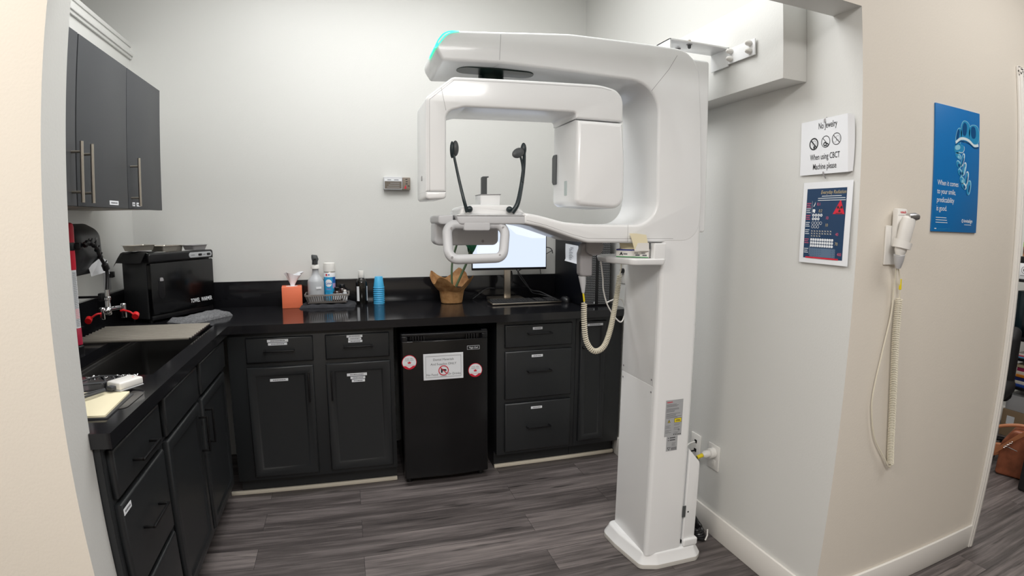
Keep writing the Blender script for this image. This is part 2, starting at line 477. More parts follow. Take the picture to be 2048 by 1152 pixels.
# ------------------------------------------------------------------ base cabinets
def sticker(F, w, h, lines, parent, words=True):
    """small white name strip with fine print"""
    m = MB(); m.ext(rrect(-w / 2, -h / 2, w / 2, h / 2, 0.001, 2), 0, 0.0006, PAPER, axis='z')
    m.v = [F @ v for v in m.v]
    random.seed(int(w * 9999) + lines)
    x = -w * 0.34
    while x < w * 0.33:
        l = random.uniform(0.003, 0.009); m.rect(F, x, -h * 0.16, min(x + l, w * 0.36), h * 0.16, INKG, 0.001); x += l + 0.0016
    return m.build('name_strip', parent)


def pull(c, d, n, L, parent, m=BLKHND, off=0.03):
    """square bar pull: centre c on the face, d along the bar, n out of the face"""
    c = Vector(c); d = Vector(d); n = Vector(n); w = d.cross(n); b = MB()
    def bar(a, e, hw):
        lo = Vector([min(a[i], e[i]) - hw for i in range(3)]); hi = Vector([max(a[i], e[i]) + hw for i in range(3)]); b.box(lo.x, hi.x, lo.y, hi.y, lo.z, hi.z, m, 0.0012)
    bar(c - d * (L / 2 - 0.004) + n * off, c + d * (L / 2 - 0.004) + n * off, 0.004)
    for s in (-1, 1): bar(c + d * s * (L / 2 - 0.004) + n * 0.0035, c + d * s * (L / 2 - 0.004) + n * (off - 0.004), 0.004)
    return b.build('handle', parent)


def front(ax, face, a0, a1, z0, z1, parent, name, panel=False, t=0.019):
    """drawer front (eased slab) or door with a recessed panel. ax 'y': faces -Y at y=face, spans x a0..a1. ax 'x': faces +X at x=face, spans y."""
    b = MB()
    def P(u, z, d):
        return (u, face + d, z) if ax == 'y' else (face - d, u, z)
    def ringq(r0, d0, r1, d1):
        vs = []
        for r, d in ((r0, d0), (r1, d1)):
            vs += [P(a0 + r, z0 + r, d), P(a1 - r, z0 + r, d), P(a1 - r, z1 - r, d), P(a0 + r, z1 - r, d)]
        b.add(vs, [(k, (k + 1) % 4, 4 + (k + 1) % 4, 4 + k) for k in range(4)], BLKCAB)
    def cap(r, d, inv=False): b.add([P(a0 + r, z0 + r, d), P(a1 - r, z0 + r, d), P(a1 - r, z1 - r, d), P(a0 + r, z1 - r, d)], [(0, 1, 2, 3)], BLKCAB)
    cap(0, t); ringq(0, t, 0, 0.006); ringq(0, 0.006, 0.004, 0.001); ringq(0.004, 0.001, 0.008, 0)
    if panel:
        w = 0.038 if (a1 - a0) > 0.2 else 0.03
        ringq(0.008, 0, w, 0); ringq(w, 0, w + 0.006, 0.007); ringq(w + 0.006, 0.007, w + 0.012, 0.0075); cap(w + 0.012, 0.0075)
    else: cap(0.008, 0)
    # weld so that the shape is one closed skin
    o = b.build(name, parent, sharp=25)
    me = o.data; q = bmesh.new(); q.from_mesh(me); bmesh.ops.remove_doubles(q, verts=q.verts, dist=1e-5); bmesh.ops.recalc_face_normals(q, faces=q.faces); q.to_mesh(me); q.free()
    return o


YD = 2.74; XD = -0.604
# two-door cabinet left of the fridge
c1 = thing('base_cabinet', 'black base cabinet with two drawers above two panelled doors left of the mini fridge', 'cabinet', (-0.19, 3.05, 0), 'black base cabinets under the counter')
MB().box(-0.603, 0.205, YD + 0.02, YB - 0.003, 0.10, 0.868, BLKCAB, 0.001).box(-0.603, 0.205, 2.822, YB - 0.003, 0, 0.10, BLKCAB).build('body', c1)
d = front('y', YD, -0.516, -0.196, 0.720, 0.846, c1, 'drawer'); pull((-0.356, YD, 0.781), (1, 0, 0), (0, -1, 0), 0.145, d)
sticker(onback(-0.362, YD - 0.0002, 0.829), 0.10, 0.0135, 1, d); sticker(onback(-0.363, YD - 0.0002, 0.813), 0.09, 0.0125, 2, d)
d = front('y', YD, -0.136, 0.182, 0.720, 0.846, c1, 'drawer'); pull((0.026, YD, 0.785), (1, 0, 0), (0, -1, 0), 0.145, d)
sticker(onback(0.009, YD - 0.0002, 0.834), 0.078, 0.012, 3, d); sticker(onback(0.010, YD - 0.0002, 0.821), 0.064, 0.011, 4, d); sticker(onback(0.012, YD - 0.0002, 0.808), 0.07, 0.0115, 5, d)
d = front('y', YD, -0.518, -0.199, 0.122, 0.697, c1, 'door', True); pull((-0.222, YD, 0.588), (0, 0, 1), (0, -1, 0), 0.145, d)
sticker(onback(-0.367, YD + 0.0073, 0.629), 0.087, 0.0135, 6, d)
d = front('y', YD, -0.138, 0.184, 0.124, 0.698, c1, 'door', True); pull((-0.112, YD, 0.588), (0, 0, 1), (0, -1, 0), 0.145, d)
sticker(onback(0.014, YD + 0.0073, 0.633), 0.10, 0.0145, 7, d); sticker(onback(0.018, YD + 0.0073, 0.616), 0.074, 0.0125, 8, d); sticker(onback(0.02, YD + 0.0073, 0.600), 0.066, 0.0135, 9, d)
# drawer stack right of the fridge
c2 = thing('drawer_cabinet', 'black base cabinet with three stacked drawers right of the mini fridge', 'cabinet', (0.99, 3.05, 0), 'black base cabinets under the counter')
MB().box(0.757, 1.222, YD + 0.02, YB - 0.003, 0.10, 0.868, BLKCAB, 0.001).box(0.757, 1.222, 2.822, YB - 0.003, 0, 0.10, BLKCAB).build('body', c2)
for (z0, z1, hz, lz, lw) in ((0.724, 0.850, 0.80, 0.827, 0.056), (0.430, 0.703, 0.588, 0.672, 0.065), (0.120, 0.405, 0.262, 0.372, 0.066)):
    d = front('y', YD, 0.80, 1.194, z0, z1, c2, 'drawer'); pull((0.995, YD, hz), (1, 0, 0), (0, -1, 0), 0.14, d)
    sticker(onback(0.985, YD - 0.0002, lz), lw, 0.014, int(lz * 99), d)
# narrow door cabinet beside the right wall
c3 = thing('narrow_cabinet', 'narrow black base cabinet with one panelled door beside the right wall', 'cabinet', (1.37, 3.05, 0), 'black base cabinets under the counter')
MB().box(1.224, XR - 0.014, YD + 0.02, YB - 0.003, 0.10, 0.868, BLKCAB, 0.001).box(1.224, XR - 0.014, 2.822, YB - 0.003, 0, 0.10, BLKCAB).build('body', c3)
d = front('y', YD, 1.246, 1.408, 0.134, 0.850, c3, 'door', True)
MB().sphere((1.262, YD - 0.012, 0.700), 0.008, 0.010, 0.008, BLKHND).tube([(1.262, YD, 0.70), (1.262, YD - 0.012, 0.70)], 0.004, BLKHND).build('knob', d)
sticker(onback(1.334, YD - 0.0002, 0.829), 0.098, 0.0125, 11, d)
# left run: drawer cabinet by the jamb, sink cabinet
c4 = thing('end_drawer_cabinet', 'black three-drawer cabinet at the near end of the left counter beside the white jamb', 'cabinet', (-0.9, 1.57, 0), 'black base cabinets under the counter')
MB().box(XL + 0.003, XD - 0.02, 1.362, 1.779, 0.10, 0.868, BLKCAB, 0.001).box(XL + 0.003, -0.675, 1.362, 1.779, 0, 0.10, BLKCAB).box(XL + 0.003, XD - 0.019, 1.36, 1.3625, 0.0, 0.868, BLKCAB).build('body', c4)
for (z0, z1, hz) in ((0.722, 0.853, 0.778), (0.437, 0.704, 0.575), (0.120, 0.417, 0.28)):
    d = front('x', XD, 1.388, 1.757, z0, z1, c4, 'drawer'); pull((XD, 1.575, hz), (0, 1, 0), (1, 0, 0), 0.145, d)
    if z0 == 0.437: sticker(onleft(XD + 0.0002, 1.42, 0.68), 0.055, 0.018, 12, d)
c5 = thing('sink_cabinet', 'black sink cabinet with two panelled doors and two flat fronts on the left run', 'cabinet', (-0.9, 2.25, 0), 'black base cabinets under the counter')
MB().box(-0.64, XD - 0.02, 1.781, 2.737, 0.10, 0.868, BLKCAB, 0.001).box(XL + 0.003, -0.64, 1.781, 2.755, 0.10, 0.12, BLKCAB).box(XL + 0.003, -0.64, 1.781, 1.80, 0.12, 0.868, BLKCAB).box(XL + 0.003, -0.675, 1.781, 2.80, 0, 0.10, BLKCAB).build('body', c5)
front('x', XD, 1.811, 2.213, 0.724, 0.853, c5, 'false_drawer_front'); front('x', XD, 2.262, 2.70, 0.724, 0.853, c5, 'false_drawer_front')
d = front('x', XD, 1.80, 2.205, 0.138, 0.710, c5, 'door', True); pull((XD, 2.178, 0.588), (0, 0, 1), (1, 0, 0), 0.145, d)
d = front('x', XD, 2.245, 2.665, 0.138, 0.708, c5, 'door', True); pull((XD, 2.272, 0.588), (0, 0, 1), (1, 0, 0), 0.145, d)

# ------------------------------------------------------------------ worktop with a cut-out for the sink
SX0, SX1, SY0, SY1 = -1.018, -0.658, 1.885, 2.76
wt = thing('worktop', 'L-shaped glossy black worktop with backsplash along back and left walls', 'worktop', (-0.3, 3.0, 0.87))
m = MB()
T0, T1 = 0.874, 0.914
yf = 2.719; xf = -0.586; ye = 1.346
# top skin as one L-shaped grid with the sink hole, then the front edges
gx = [XL, SX0, SX1, XJ + 0.001, xf, XR - 0.001]; gy = [ye, YJ + 0.003, SY0, SY1 if SY1 < yf else yf, yf, YB - 0.001]
gx = sorted(set(gx)); gy = sorted(set([ye, YJ + 0.003, SY0, yf, SY1, YB - 0.001]))
def solid(cx, cy):
    if cy < YJ + 0.003: return XJ + 0.001 < cx < xf
    if SX0 < cx < SX1 and SY0 < cy < SY1: return False
    return cx < xf or cy > yf
b = bmesh.new(); vv = {}
def V(i, j, k):
    if (i, j, k) not in vv: vv[(i, j, k)] = b.verts.new((gx[i], gy[j], (T0, T1)[k]))
    return vv[(i, j, k)]
cells = {(i, j) for i in range(len(gx) - 1) for j in range(len(gy) - 1) if solid((gx[i] + gx[i + 1]) / 2, (gy[j] + gy[j + 1]) / 2)}
for (i, j) in cells:
    b.faces.new([V(i, j, 1), V(i + 1, j, 1), V(i + 1, j + 1, 1), V(i, j + 1, 1)]); b.faces.new([V(i, j, 0), V(i, j + 1, 0), V(i + 1, j + 1, 0), V(i + 1, j, 0)])
    for (di, dj, e) in ((-1, 0, ((0, 1), (0, 0))), (1, 0, ((1, 0), (1, 1))), (0, -1, ((0, 0), (1, 0))), (0, 1, ((1, 1), (0, 1)))):
        if (i + di, j + dj) not in cells:
            (a0, b0), (a1, b1) = e; b.faces.new([V(i + a0, j + b0, 0), V(i + a1, j + b1, 0), V(i + a1, j + b1, 1), V(i + a0, j + b0, 1)])
sharp = [e for e in b.edges if len(e.link_faces) == 2 and e.calc_face_angle(0) > 1 and min(v.co.z for v in e.verts) > 0.9]
bmesh.ops.bevel(b, geom=sharp, offset=0.0025, segments=2, affect='EDGES'); b.verts.index_update()
m.add([v.co.copy() for v in b.verts], [[v.index for v in f.verts] for f in b.faces], COUNTER); b.free()
m.build('slab', wt)
MB().box(XL + 0.022, XR - 0.002, YB - 0.021, YB - 0.001, T1, 1.063, COUNTER, 0.002).box(XL + 0.001, XL + 0.021, YJ + 0.004, YB - 0.001, T1, 1.063, COUNTER, 0.002).build('backsplash', wt)
# sink
sk = MB()
ip = rrect(SX0, SY0, SX1, SY1, 0.03, 5); n = len(ip); vs = []; fs = []
# a bowl: outer rim flange under the slab, walls, rounded bottom
rings = [(0.0, 0.8735), (0.0, 0.866), (0.003, 0.863), (0.019, 0.862), (0.022, 0.858), (0.024, 0.80), (0.032, 0.69), (0.065, 0.665)]
cx, cy = (SX0 + SX1) / 2, (SY0 + SY1) / 2
def sc(p, ins):
    return (cx + (p.x - cx) * (1 - ins / abs(SX1 - cx)), cy + (p.y - cy) * (1 - ins / abs(SY1 - cy)))
for ins, z in [(-0.02, 0.8735), (-0.02, 0.66), ] : pass
for ins, z in rings: vs += [(*sc(p, ins + 0.001), z) for p in ip]
for i in range(len(rings) - 1):
    for k in range(n): fs.append((i * n + k, i * n + (k + 1) % n, (i + 1) * n + (k + 1) % n, (i + 1) * n + k))
fs.append(tuple((len(rings) - 1) * n + k for k in range(n)))
sk.add(vs, fs, SINKB)
vs2 = [(*sc(p, -0.006), 0.8735) for p in ip] + [(*sc(p, 0.0), 0.655) for p in ip] ; o0 = len(sk.v)
sk.add(vs2, [(k, (k + 1) % n, n + (k + 1) % n, n + k) for k in range(n)] + [tuple(n + k for k in range(n))], SINKB)
sk.add([(*sc(p, 0.001), 0.8735) for p in ip] + [(*sc(p, -0.006), 0.8735) for p in ip], [(k, (k + 1) % n, n + (k + 1) % n, n + k) for k in range(n)], SINKB)
si = thing('sink', 'deep black sink bowl set into the left worktop', 'sink', (cx, cy, 0.66))
bowl = sk.build('bowl', si)
MB().lathe([(0.045, 0), (0.045, 0.003), (0.036, 0.004), (0.03, 0.001)], (cx, cy - 0.1, 0.6655), STEEL).build('drain', si)
# raised rim of the near and right side seen as a lighter ledge
rk = thing('drying_rack', 'roll-up drying rack of steel rods across the far end of the sink', 'dish rack', (-0.9, 2.58, 0.914))
for k in range(10):
    y = 2.428 + k * 0.0345
    MB().tube([(-1.155, y, 0.9235), (-0.672, y, 0.9235)], 0.0078, mat('rack_grey', '#a39d93', 0.35, metal=0.35), 10).build('rod', rk)
for x in (-1.15, -0.677): MB().box(x - 0.006, x + 0.006, 2.417, 2.748, 0.9145, 0.927, BLK, 0.003).build('rubber_edge', rk)

# ------------------------------------------------------------------ wall cabinets
XC = -0.89
def wall_cabinet(name, label, y0, y1, doors):
    t = thing(name, label, 'cabinet', (-1.05, (y0 + y1) / 2, 1.47), 'charcoal wall cabinets on the left wall')
    b = MB().box(XL + 0.002, XC - 0.02, y0, y1, 1.474, 2.036, GRYCAB, 0.001)
    b.box(XL + 0.004, XC - 0.022, y0 + 0.002, y1 - 0.002, 1.4715, 1.474, CABUNDER)
    b.build('body', t)
    for (a, e, h, labs) in doors:
        d = MB().box(XC - 0.0195, XC, a, e, 1.468, 2.038, GRYCAB, 0.0015).build('door', t)
        hb = MB()
        hb.tube([(XC + 0.035, h, 1.478), (XC + 0.035, h, 1.675)], 0.006, STEEL, 12)
        for z in (1.512, 1.641): hb.tube([(XC, h, z), (XC + 0.035, h, z)], 0.0045, STEEL, 10)
        hb.build('handle', d)
        for (ly, lw) in labs: sticker(onleft(XC + 0.0002, ly, 1.487), lw, 0.016, int(lw * 999), d)
    return t
wall_cabinet('wall_cabinet', 'charcoal two-door wall cabinet with paired bar handles beside the white jamb', 1.50, 2.417, [(1.502, 1.957, 1.925, []), (1.965, 2.416, 2.005, [(2.27, 0.085)])])
wall_cabinet('wall_cabinet', 'charcoal single-door wall cabinet nearest the back wall', 2.419, 2.845, [(2.421, 2.845, 2.455, [(2.475, 0.03), (2.53, 0.045)])])
# steel tube under the wall cabinet
MBt = MB().tube([(-0.93, 1.70, 1.452), (-0.93, 1.86, 1.452)], 0.010, STEEL, 14)
ph = MBt.tube([(-0.93, 1.858, 1.452), (-0.93, 1.862, 1.452)], 0.0068, BLKM, 14).box(-0.94, -0.92, 1.72, 1.75, 1.452, 1.4705, STEEL, 0.002).build('towel_bar')
tag(ph, 'short steel tube mounted under the wall cabinet beside the jamb', 'rail')
# ------------------------------------------------------------------ things on the left counter and wall
# paper towel dispenser on the left wall
td = thing('paper_towel_dispenser', 'smoked black paper towel dispenser on the left wall under the wall cabinet', 'dispenser', (XL, 2.3, 1.2))
prof = fillet([(XL + 0.001, 1.200), (XL + 0.15, 1.206), (XL + 0.185, 1.28), (XL + 0.180, 1.38), (XL + 0.12, 1.412), (XL + 0.001, 1.412)], [0.01, 0.02, 0.06, 0.06, 0.05, 0.01], 5)
MB().ext(prof, 2.285, 2.505, TOWELDISP, 0.03, axis='y').build('cover', td)
pt = MB(); pw = XL + 0.19
pt.add([(pw - 0.03, 2.40, 1.235), (pw + 0.002, 2.45, 1.272), (pw + 0.006, 2.505, 1.255), (pw + 0.002, 2.53, 1.195), (pw, 2.49, 1.205), (pw - 0.02, 2.40, 1.197)], [(0, 1, 5), (1, 2, 4, 5), (2, 3, 4)], PAPER)
pt.build('paper_towel', td, sharp=20)
FD = frame((XL + 0.1845, 2.44, 1.345), (0, 1, 0), (0.05, 0, 1)); MB().line(FD, [(-0.008, -0.008), (0.008, 0.008)], 0.002, MMID).line(FD, [(-0.008, 0.008), (0.008, -0.008)], 0.002, MMID).line(FD, [(0, -0.01), (0, 0.01)], 0.002, MMID).build('emblem', td)
# graduated tube
c = (-1.056, 2.235, 0)
gt = thing('graduated_tube', 'tall red and white tube with ruler marks standing behind the jamb', 'tube', (c[0], c[1], 0.9145))
MB().lathe([(0.023, 0.9145), (0.023, 0.945), (0.017, 0.95)], c, BLK).build('stand', gt)
MB().lathe([(0.018, 0.9505), (0.020, 0.953), (0.020, 1.015), (0.0185, 1.017)], c, MAUVE).build('base', gt)
tb = MB().lathe([(0.0188, 1.0175), (0.0188, 1.238)], c, PAPER)
for k in range(60):
    z = 1.023 + k * 0.0035; r = 0.0190; l = 0.9 if k % 5 else 1.4; vs = []
    for q in range(6): a = -0.9 + l * q / 5; vs += [(c[0] + r * math.cos(a), c[1] + r * math.sin(a), z), (c[0] + r * math.cos(a), c[1] + r * math.sin(a), z + 0.0013)]
    tb.add(vs, [(2 * q, 2 * q + 2, 2 * q + 3, 2 * q + 1) for q in range(5)], RED if 8 < k < 20 else INK)
tb.build('scale', gt)
MB().lathe([(0.0192, 1.2385), (0.020, 1.241), (0.020, 1.40), (0.017, 1.411), (0.010, 1.416)], c, RED).build('cap', gt)
MB().lathe([(0.0215, 1.312), (0.0225, 1.314), (0.0225, 1.340), (0.0215, 1.342)], c, BLK).box(c[0] + 0.015, c[0] + 0.042, c[1] + 0.0, c[1] + 0.026, 1.314, 1.340, BLK, 0.004).build('clamp', gt)
# faucet with flexible hose and eyewash head
fc = thing('eyewash_faucet', 'chrome eyewash head with two red caps on a black jointed hose over the sink', 'faucet', (-1.0, 2.42, 0.9145))
hp = curve([(-1.004, 2.258, 1.331), (-0.998, 2.28, 1.338), (-0.998, 2.335, 1.322), (-1.005, 2.39, 1.277), (-1.0, 2.435, 1.215), (-1.0, 2.42, 1.128)], 10)
MB().tube(hp, 0.0075, BLK, 10).build('hose', fc)
for k in range(0, 40, 6):
    p = Vector(hp[k]); q = (Vector(hp[k + 1]) - p).normalized(); j = MB().tube([p - q * 0.007, p, p + q * 0.007], [0.009, 0.0125, 0.009], BLK, 10)
    e = p + Vector((0.004, 0.012, 0.016)); j.tube([p, e], 0.003, BLK, 6); j.build('joint', fc)
MB().tube([Vector(hp[36]), Vector(hp[39])], 0.014, BLK, 12).build('collar', fc)
ch = MB().lathe([(0.0105, 1.035), (0.0135, 1.04), (0.0135, 1.056), (0.011, 1.06), (0.011, 1.095), (0.0145, 1.098), (0.0145, 1.108), (0.0105, 1.112), (0.0105, 1.14)], (-1.0, 2.42, 0), CHROME, 20)
ch.tube([(-1.022, 2.40, 1.052), (-1.0, 2.42, 1.058), (-0.975, 2.42, 1.062), (-0.942, 2.42, 1.066)], 0.0085, CHROME, 12).sphere((-1.004, 2.412, 1.054), 0.020, 0.018, 0.016, CHROME)
ch.lathe([(0.009, 1.020), (0.0105, 1.023), (0.0105, 1.066), (0.008, 1.069)], (-1.016, 2.395, 0), CHROME, 18).lathe([(0.010, 1.022), (0.0115, 1.025), (0.0115, 1.078), (0.009, 1.081)], (-0.938, 2.42, 0), CHROME, 18)
ch.build('spray_head', fc)
for (p0, p1, p2, p3) in (((-1.016, 2.384, 1.046), (-1.030, 2.375, 1.046), (-1.050, 2.37, 1.034), (-1.066, 2.37, 1.024)), ((-0.945, 2.406, 1.052), (-0.930, 2.402, 1.054), (-0.905, 2.40, 1.047), (-0.886, 2.40, 1.032))):
    p = curve([p0, p1, p2, p3], 5); e = Vector(p3)
    MB().tube(p, 0.004, REDP, 8).tube([e + Vector((0.002, 0.008, 0.004)), e + Vector((0.004, -0.010, -0.004))], 0.0135, REDP, 14).build('dust_cap', fc)
MB().tube([(-1.176, 2.43, 1.11), (-1.035, 2.425, 1.11)], 0.005, BLK, 8).box(-1.036, -1.014, 2.41, 2.44, 1.094, 1.126, BLK, 0.004).build('support_arm', fc)
MB().lathe([(0.016, 0.9145), (0.016, 0.93), (0.009, 0.935), (0.009, 1.115)], (-1.176, 2.43, 0), BLK, 18).build('post', fc)
# towel warmer, set diagonally in the corner
u = Vector((0.530, 0.848, 0)).normalized(); w = Vector((-u.y, u.x, 0))      # u along the front, w towards the wall corner
P0 = Vector((-0.972, 2.866, 0))
Fw = Matrix(((u.x, w.x, 0, P0.x), (u.y, w.y, 0, P0.y), (0, 0, 1, 0.9146), (0, 0, 0, 1)))
WW = 0.42; WD = 0.205
tw = thing('towel_warmer', 'black countertop towel warmer set diagonally in the counter corner', 'towel warmer', tuple(Fw @ Vector((WW / 2, WD / 2, 0))))
MB(Fw).box(0, WW, 0.03, WD, 0.018, 0.327, mat('warmer_reflection_grey', '#2b2c2e', 0.3), 0.006).build('housing', tw)  # black housing greyed to stand in for the wall reflected in its side
MB(Fw).ext(fillet([(-0.001, 0.30), (WW + 0.001, 0.30), (WW + 0.001, 0.345), (-0.001, 0.345)], [0, 0, 0.012, 0.012], 4), 0.0, 0.05, BLK, 0.008, 0.002, axis='y').build('top_rail', tw)
dw = MB(Fw).box(0.004, WW - 0.004, 0.0, 0.029, 0.038, 0.296, GLOSSB, 0.006).build('door', tw)
MB(Fw).ext(rrect(0.046, 0.118, 0.082, 0.225, 0.017, 5), -0.003, 0.002, BLK, 0.002, 0, axis='y').ext(fillet([(0.053, 0.205), (0.078, 0.205), (0.073, 0.222), (0.057, 0.222)], 0.004, 3), -0.0042, -0.003, MMID, 0.0005, 0, axis='y').build('handle', dw)
FT = Fw @ frame((0, -0.0005, 0), (1, 0, 0), (0, 0, 1))
MB().text(FT, 'TOWEL  WARMER', 0.318, 0.07, 0.030, PAPER, 'CENTER', 0.60, bold=0.012).build('lettering', dw)
MB(Fw).box(0.006, WW - 0.006, 0.012, 0.03, 0.012, 0.036, BLK, 0.003).build('base_rail', tw)
cp = MB(Fw).ext(rrect(0.25, 0.308, 0.408, 0.336, 0.013, 5), -0.002, 0.002, SILVL, 0.001, 0, axis='y').ext(rrect(0.312, 0.316, 0.337, 0.328, 0.005, 4), -0.004, -0.001, BLK, 0.001, 0, axis='y').ext(rrect(0.372, 0.316, 0.397, 0.328, 0.005, 4), -0.004, -0.001, BLK, 0.001, 0, axis='y')
cp.M = Matrix(); cp.rect(FT, 0.262, 0.320, 0.287, 0.3235, INKG, 0.0022).rect(FT, 0.345, 0.320, 0.363, 0.3235, INKG, 0.0022); cp.build('control_panel', tw)
for (x, y) in ((0.03, 0.05), (WW - 0.03, 0.05), (0.03, WD - 0.03), (WW - 0.03, WD - 0.03)): MB(Fw).lathe([(0.012, 0), (0.014, 0.019)], (x, y, 0), BLK, 14).build('foot', tw)
# black cloth over the left end of the warmer
ck = MB(Fw); nx, ny = 9, 8; vs = []
for i in range(nx + 1):
    for j in range(ny + 1):
        x = -0.035 + i * 0.015; y = 0.02 + j * 0.026; z = 0.3475 + 0.006 * (0.5 + noise.noise((x * 30, y * 30, 3)))
        if x < -0.004: z = 0.3475 - (-0.004 - x) * 1.5 + 0.006 * noise.noise((y * 40, 0, 1))
        if y > WD + 0.004: z -= (y - WD - 0.004) * 1.3
        vs.append((x, y, z))
fs = [(i * (ny + 1) + j, (i + 1) * (ny + 1) + j, (i + 1) * (ny + 1) + j + 1, i * (ny + 1) + j + 1) for i in range(nx) for j in range(ny)]
ck.add(vs, fs, BLKM); ck.add([(a, b, c - 0.003) for a, b, c in vs], [f[::-1] for f in fs], BLKM)
tag(ck.build('cloth'), 'dark cloth folded over the left end of the towel warmer', 'cloth')
# steel trays on top of the warmer
TRAYM = mat('tray_steel', '#cfc8bd', 0.22, metal=0.65)
def tray(lx, ly, lz, w_, d_, h_, m, label, rot=0.0):
    Mx = Fw @ Matrix.Translation((lx, ly, lz)) @ Matrix.Rotation(rot, 4, 'Z')
    b = MB(Mx); o = rrect(-w_ / 2, -d_ / 2, w_ / 2, d_ / 2, 0.012, 4); n = len(o)
    R = [(0.010, 0.0), (0.002, h_ - 0.002), (-0.004, h_ - 0.001), (-0.004, h_), (0.004, h_), (0.012, 0.003)]
    vs = []
    for ins, z in R: vs += [(p.x * (1 - 2 * ins / w_), p.y * (1 - 2 * ins / d_), z) for p in o]
    fs = [(i * n + k, i * n + (k + 1) % n, (i + 1) * n + (k + 1) % n, (i + 1) * n + k) for i in range(len(R) - 1) for k in range(n)]
    fs += [tuple(range(n - 1, -1, -1)), tuple((len(R) - 1) * n + k for k in range(n))]
    b.add(vs, fs, m); return tag(b.build('instrument_tray'), label, 'tray', 'instrument trays on the towel warmer')
tray(0.045, 0.125, 0.357, 0.14, 0.09, 0.028, TRAYM, 'steel tray on the dark cloth at the left end of the towel warmer')
tray(0.180, 0.10, 0.3465, 0.11, 0.11, 0.030, TRAYM, 'middle steel tray on the towel warmer between the cloth and the grey tray')
tray(0.280, 0.145, 0.328, 0.07, 0.09, 0.046, TRAYM, 'upright-sided steel tray behind the grey tray on the towel warmer')
tray(0.352, 0.062, 0.3465, 0.115, 0.085, 0.026, MMID, 'small grey tray at the right end of the towel warmer top', 0.1)
# outlet on the left wall with a black plug
ol = thing('wall_outlet', 'grey wall outlet with a black plug on the left wall behind the towel warmer', 'outlet', (XL, 2.95, 1.13))
MB().box(XL, XL + 0.006, 2.92, 3.00, 1.075, 1.20, MGREY, 0.003).build('cover_plate', ol)
MB().box(XL + 0.006, XL + 0.035, 2.955, 2.985, 1.14, 1.17, BLK, 0.004).build('plug', ol)

def cloth_slab(name, outline, z, h, m, label, cat, seed=0, n=26):
    """soft folded cloth: rounded slab over an outline of four corners, with lumps"""
    A, B, C_, D = [Vector(p) for p in outline]; b = MB(); vs = []
    def at(s, t): return (A * (1 - s) + B * s) * (1 - t) + (D * (1 - s) + C_ * s) * t
    k = n // 2
    for i in range(n + 1):
        for j in range(k + 1):
            s = i / n; t = j / k; p = at(s, t); ed = min(s * n, (1 - s) * n, t * k, (1 - t) * k) / 2.5
            e = math.sqrt(max(0, 1 - (1 - min(1, ed)) ** 2)); z_ = h * (0.12 + 0.88 * e) * (0.78 + 0.5 * noise.noise((p.x * 22 + seed, p.y * 22, seed)))
            q = Vector((noise.noise((p.x * 30, p.y * 30, 5 + seed)), noise.noise((p.x * 30, p.y * 30, 9 + seed)))) * 0.004
            vs.append((p.x + q.x, p.y + q.y, z + max(0.002, z_)))
    fs = [(i * (k + 1) + j, (i + 1) * (k + 1) + j, (i + 1) * (k + 1) + j + 1, i * (k + 1) + j + 1) for i in range(n) for j in range(k)]
    o = len(vs); b.add(vs + [(x, y, z) for x, y, q in vs], fs + [tuple(i + o for i in f[::-1]) for f in fs], m)
    rim = [i * (k + 1) for i in range(n + 1)] + [n * (k + 1) + j for j in range(1, k + 1)] + [i * (k + 1) + k for i in range(n - 1, -1, -1)] + [j for j in range(k - 1, 0, -1)]
    b.f += [(rim[q], rim[q - 1], rim[q - 1] + o, rim[q] + o) for q in range(len(rim))]; b.m += [m] * len(rim)
    return tag(b.build(name), label, cat)
cloth_slab('folded_towel', [(-0.912, 2.885), (-0.775, 2.79), (-0.625, 3.04), (-0.705, 3.165)], 0.9145, 0.030, TOWELG, 'crumpled grey towel lying in front of the towel warmer', 'towel', 2)
# things on the near end of the left counter
cb = thing('clipboard_pad', 'cream paper pad at the near end of the left counter', 'paper pad', (-0.75, 1.57, 0.9145))
def sheet(pts, z, t, m): return MB().ext(pts, z, z + t, m, axis='z')
sheet(fillet([(-0.80, 1.449), (-0.634, 1.452), (-0.640, 1.665), (-0.80, 1.672)], 0.004, 3), 0.9145, 0.003, CABLEG).build('backing', cb)
sheet(fillet([(-0.805, 1.453), (-0.640, 1.456), (-0.652, 1.668), (-0.805, 1.674)], 0.004, 3), 0.918, 0.005, CREAMPAD).build('paper', cb)
fo = sheet(fillet([(-0.66, 1.53), (-0.615, 1.53), (-0.612, 1.68), (-0.655, 1.70)], [0.005, 0.03, 0.05, 0.005], 5), 0.9145, 0.0012, mat('smoky_plastic', '#454341', 0.2)).build('clear_sheet'); tag(fo, 'smoky clear plastic sheet under the white adapter and cream pad', 'sheet')
ad = thing('adapter', 'white power adapter with dark cables on the near end of the left counter', 'adapter', (-0.68, 1.70, 0.9145))
Ma = frame((-0.680, 1.712, 0.9275), (0.52, 0.85, 0), (-0.85, 0.52, 0)) @ Matrix.Diagonal((0.76, 0.74, 0.85, 1))
MB(Ma).box(-0.055, 0.055, -0.040, 0.040, 0, 0.026, WPLAST, 0.006, 3).build('body', ad)
MB(Ma).box(-0.055, 0.055, -0.040, 0.040, -0.004, -0.0002, MGREY, 0.0015).build('underside', ad)
MB().rect(Ma, 0.03, -0.01, 0.036, -0.004, TISSUEBOX, 0.0264).build('indicator_light', ad)
MB(Ma).box(-0.078, -0.056, -0.02, 0.012, 0.002, 0.016, CABLEG, 0.003).build('connector', ad)
kb = MB()
kb.tube(curve([(-0.715, 1.648, 0.934), (-0.74, 1.60, 0.935), (-0.78, 1.56, 0.932), (-0.84, 1.545, 0.93), (-0.90, 1.55, 0.93)], 8), 0.0042, CABLEG, 8)
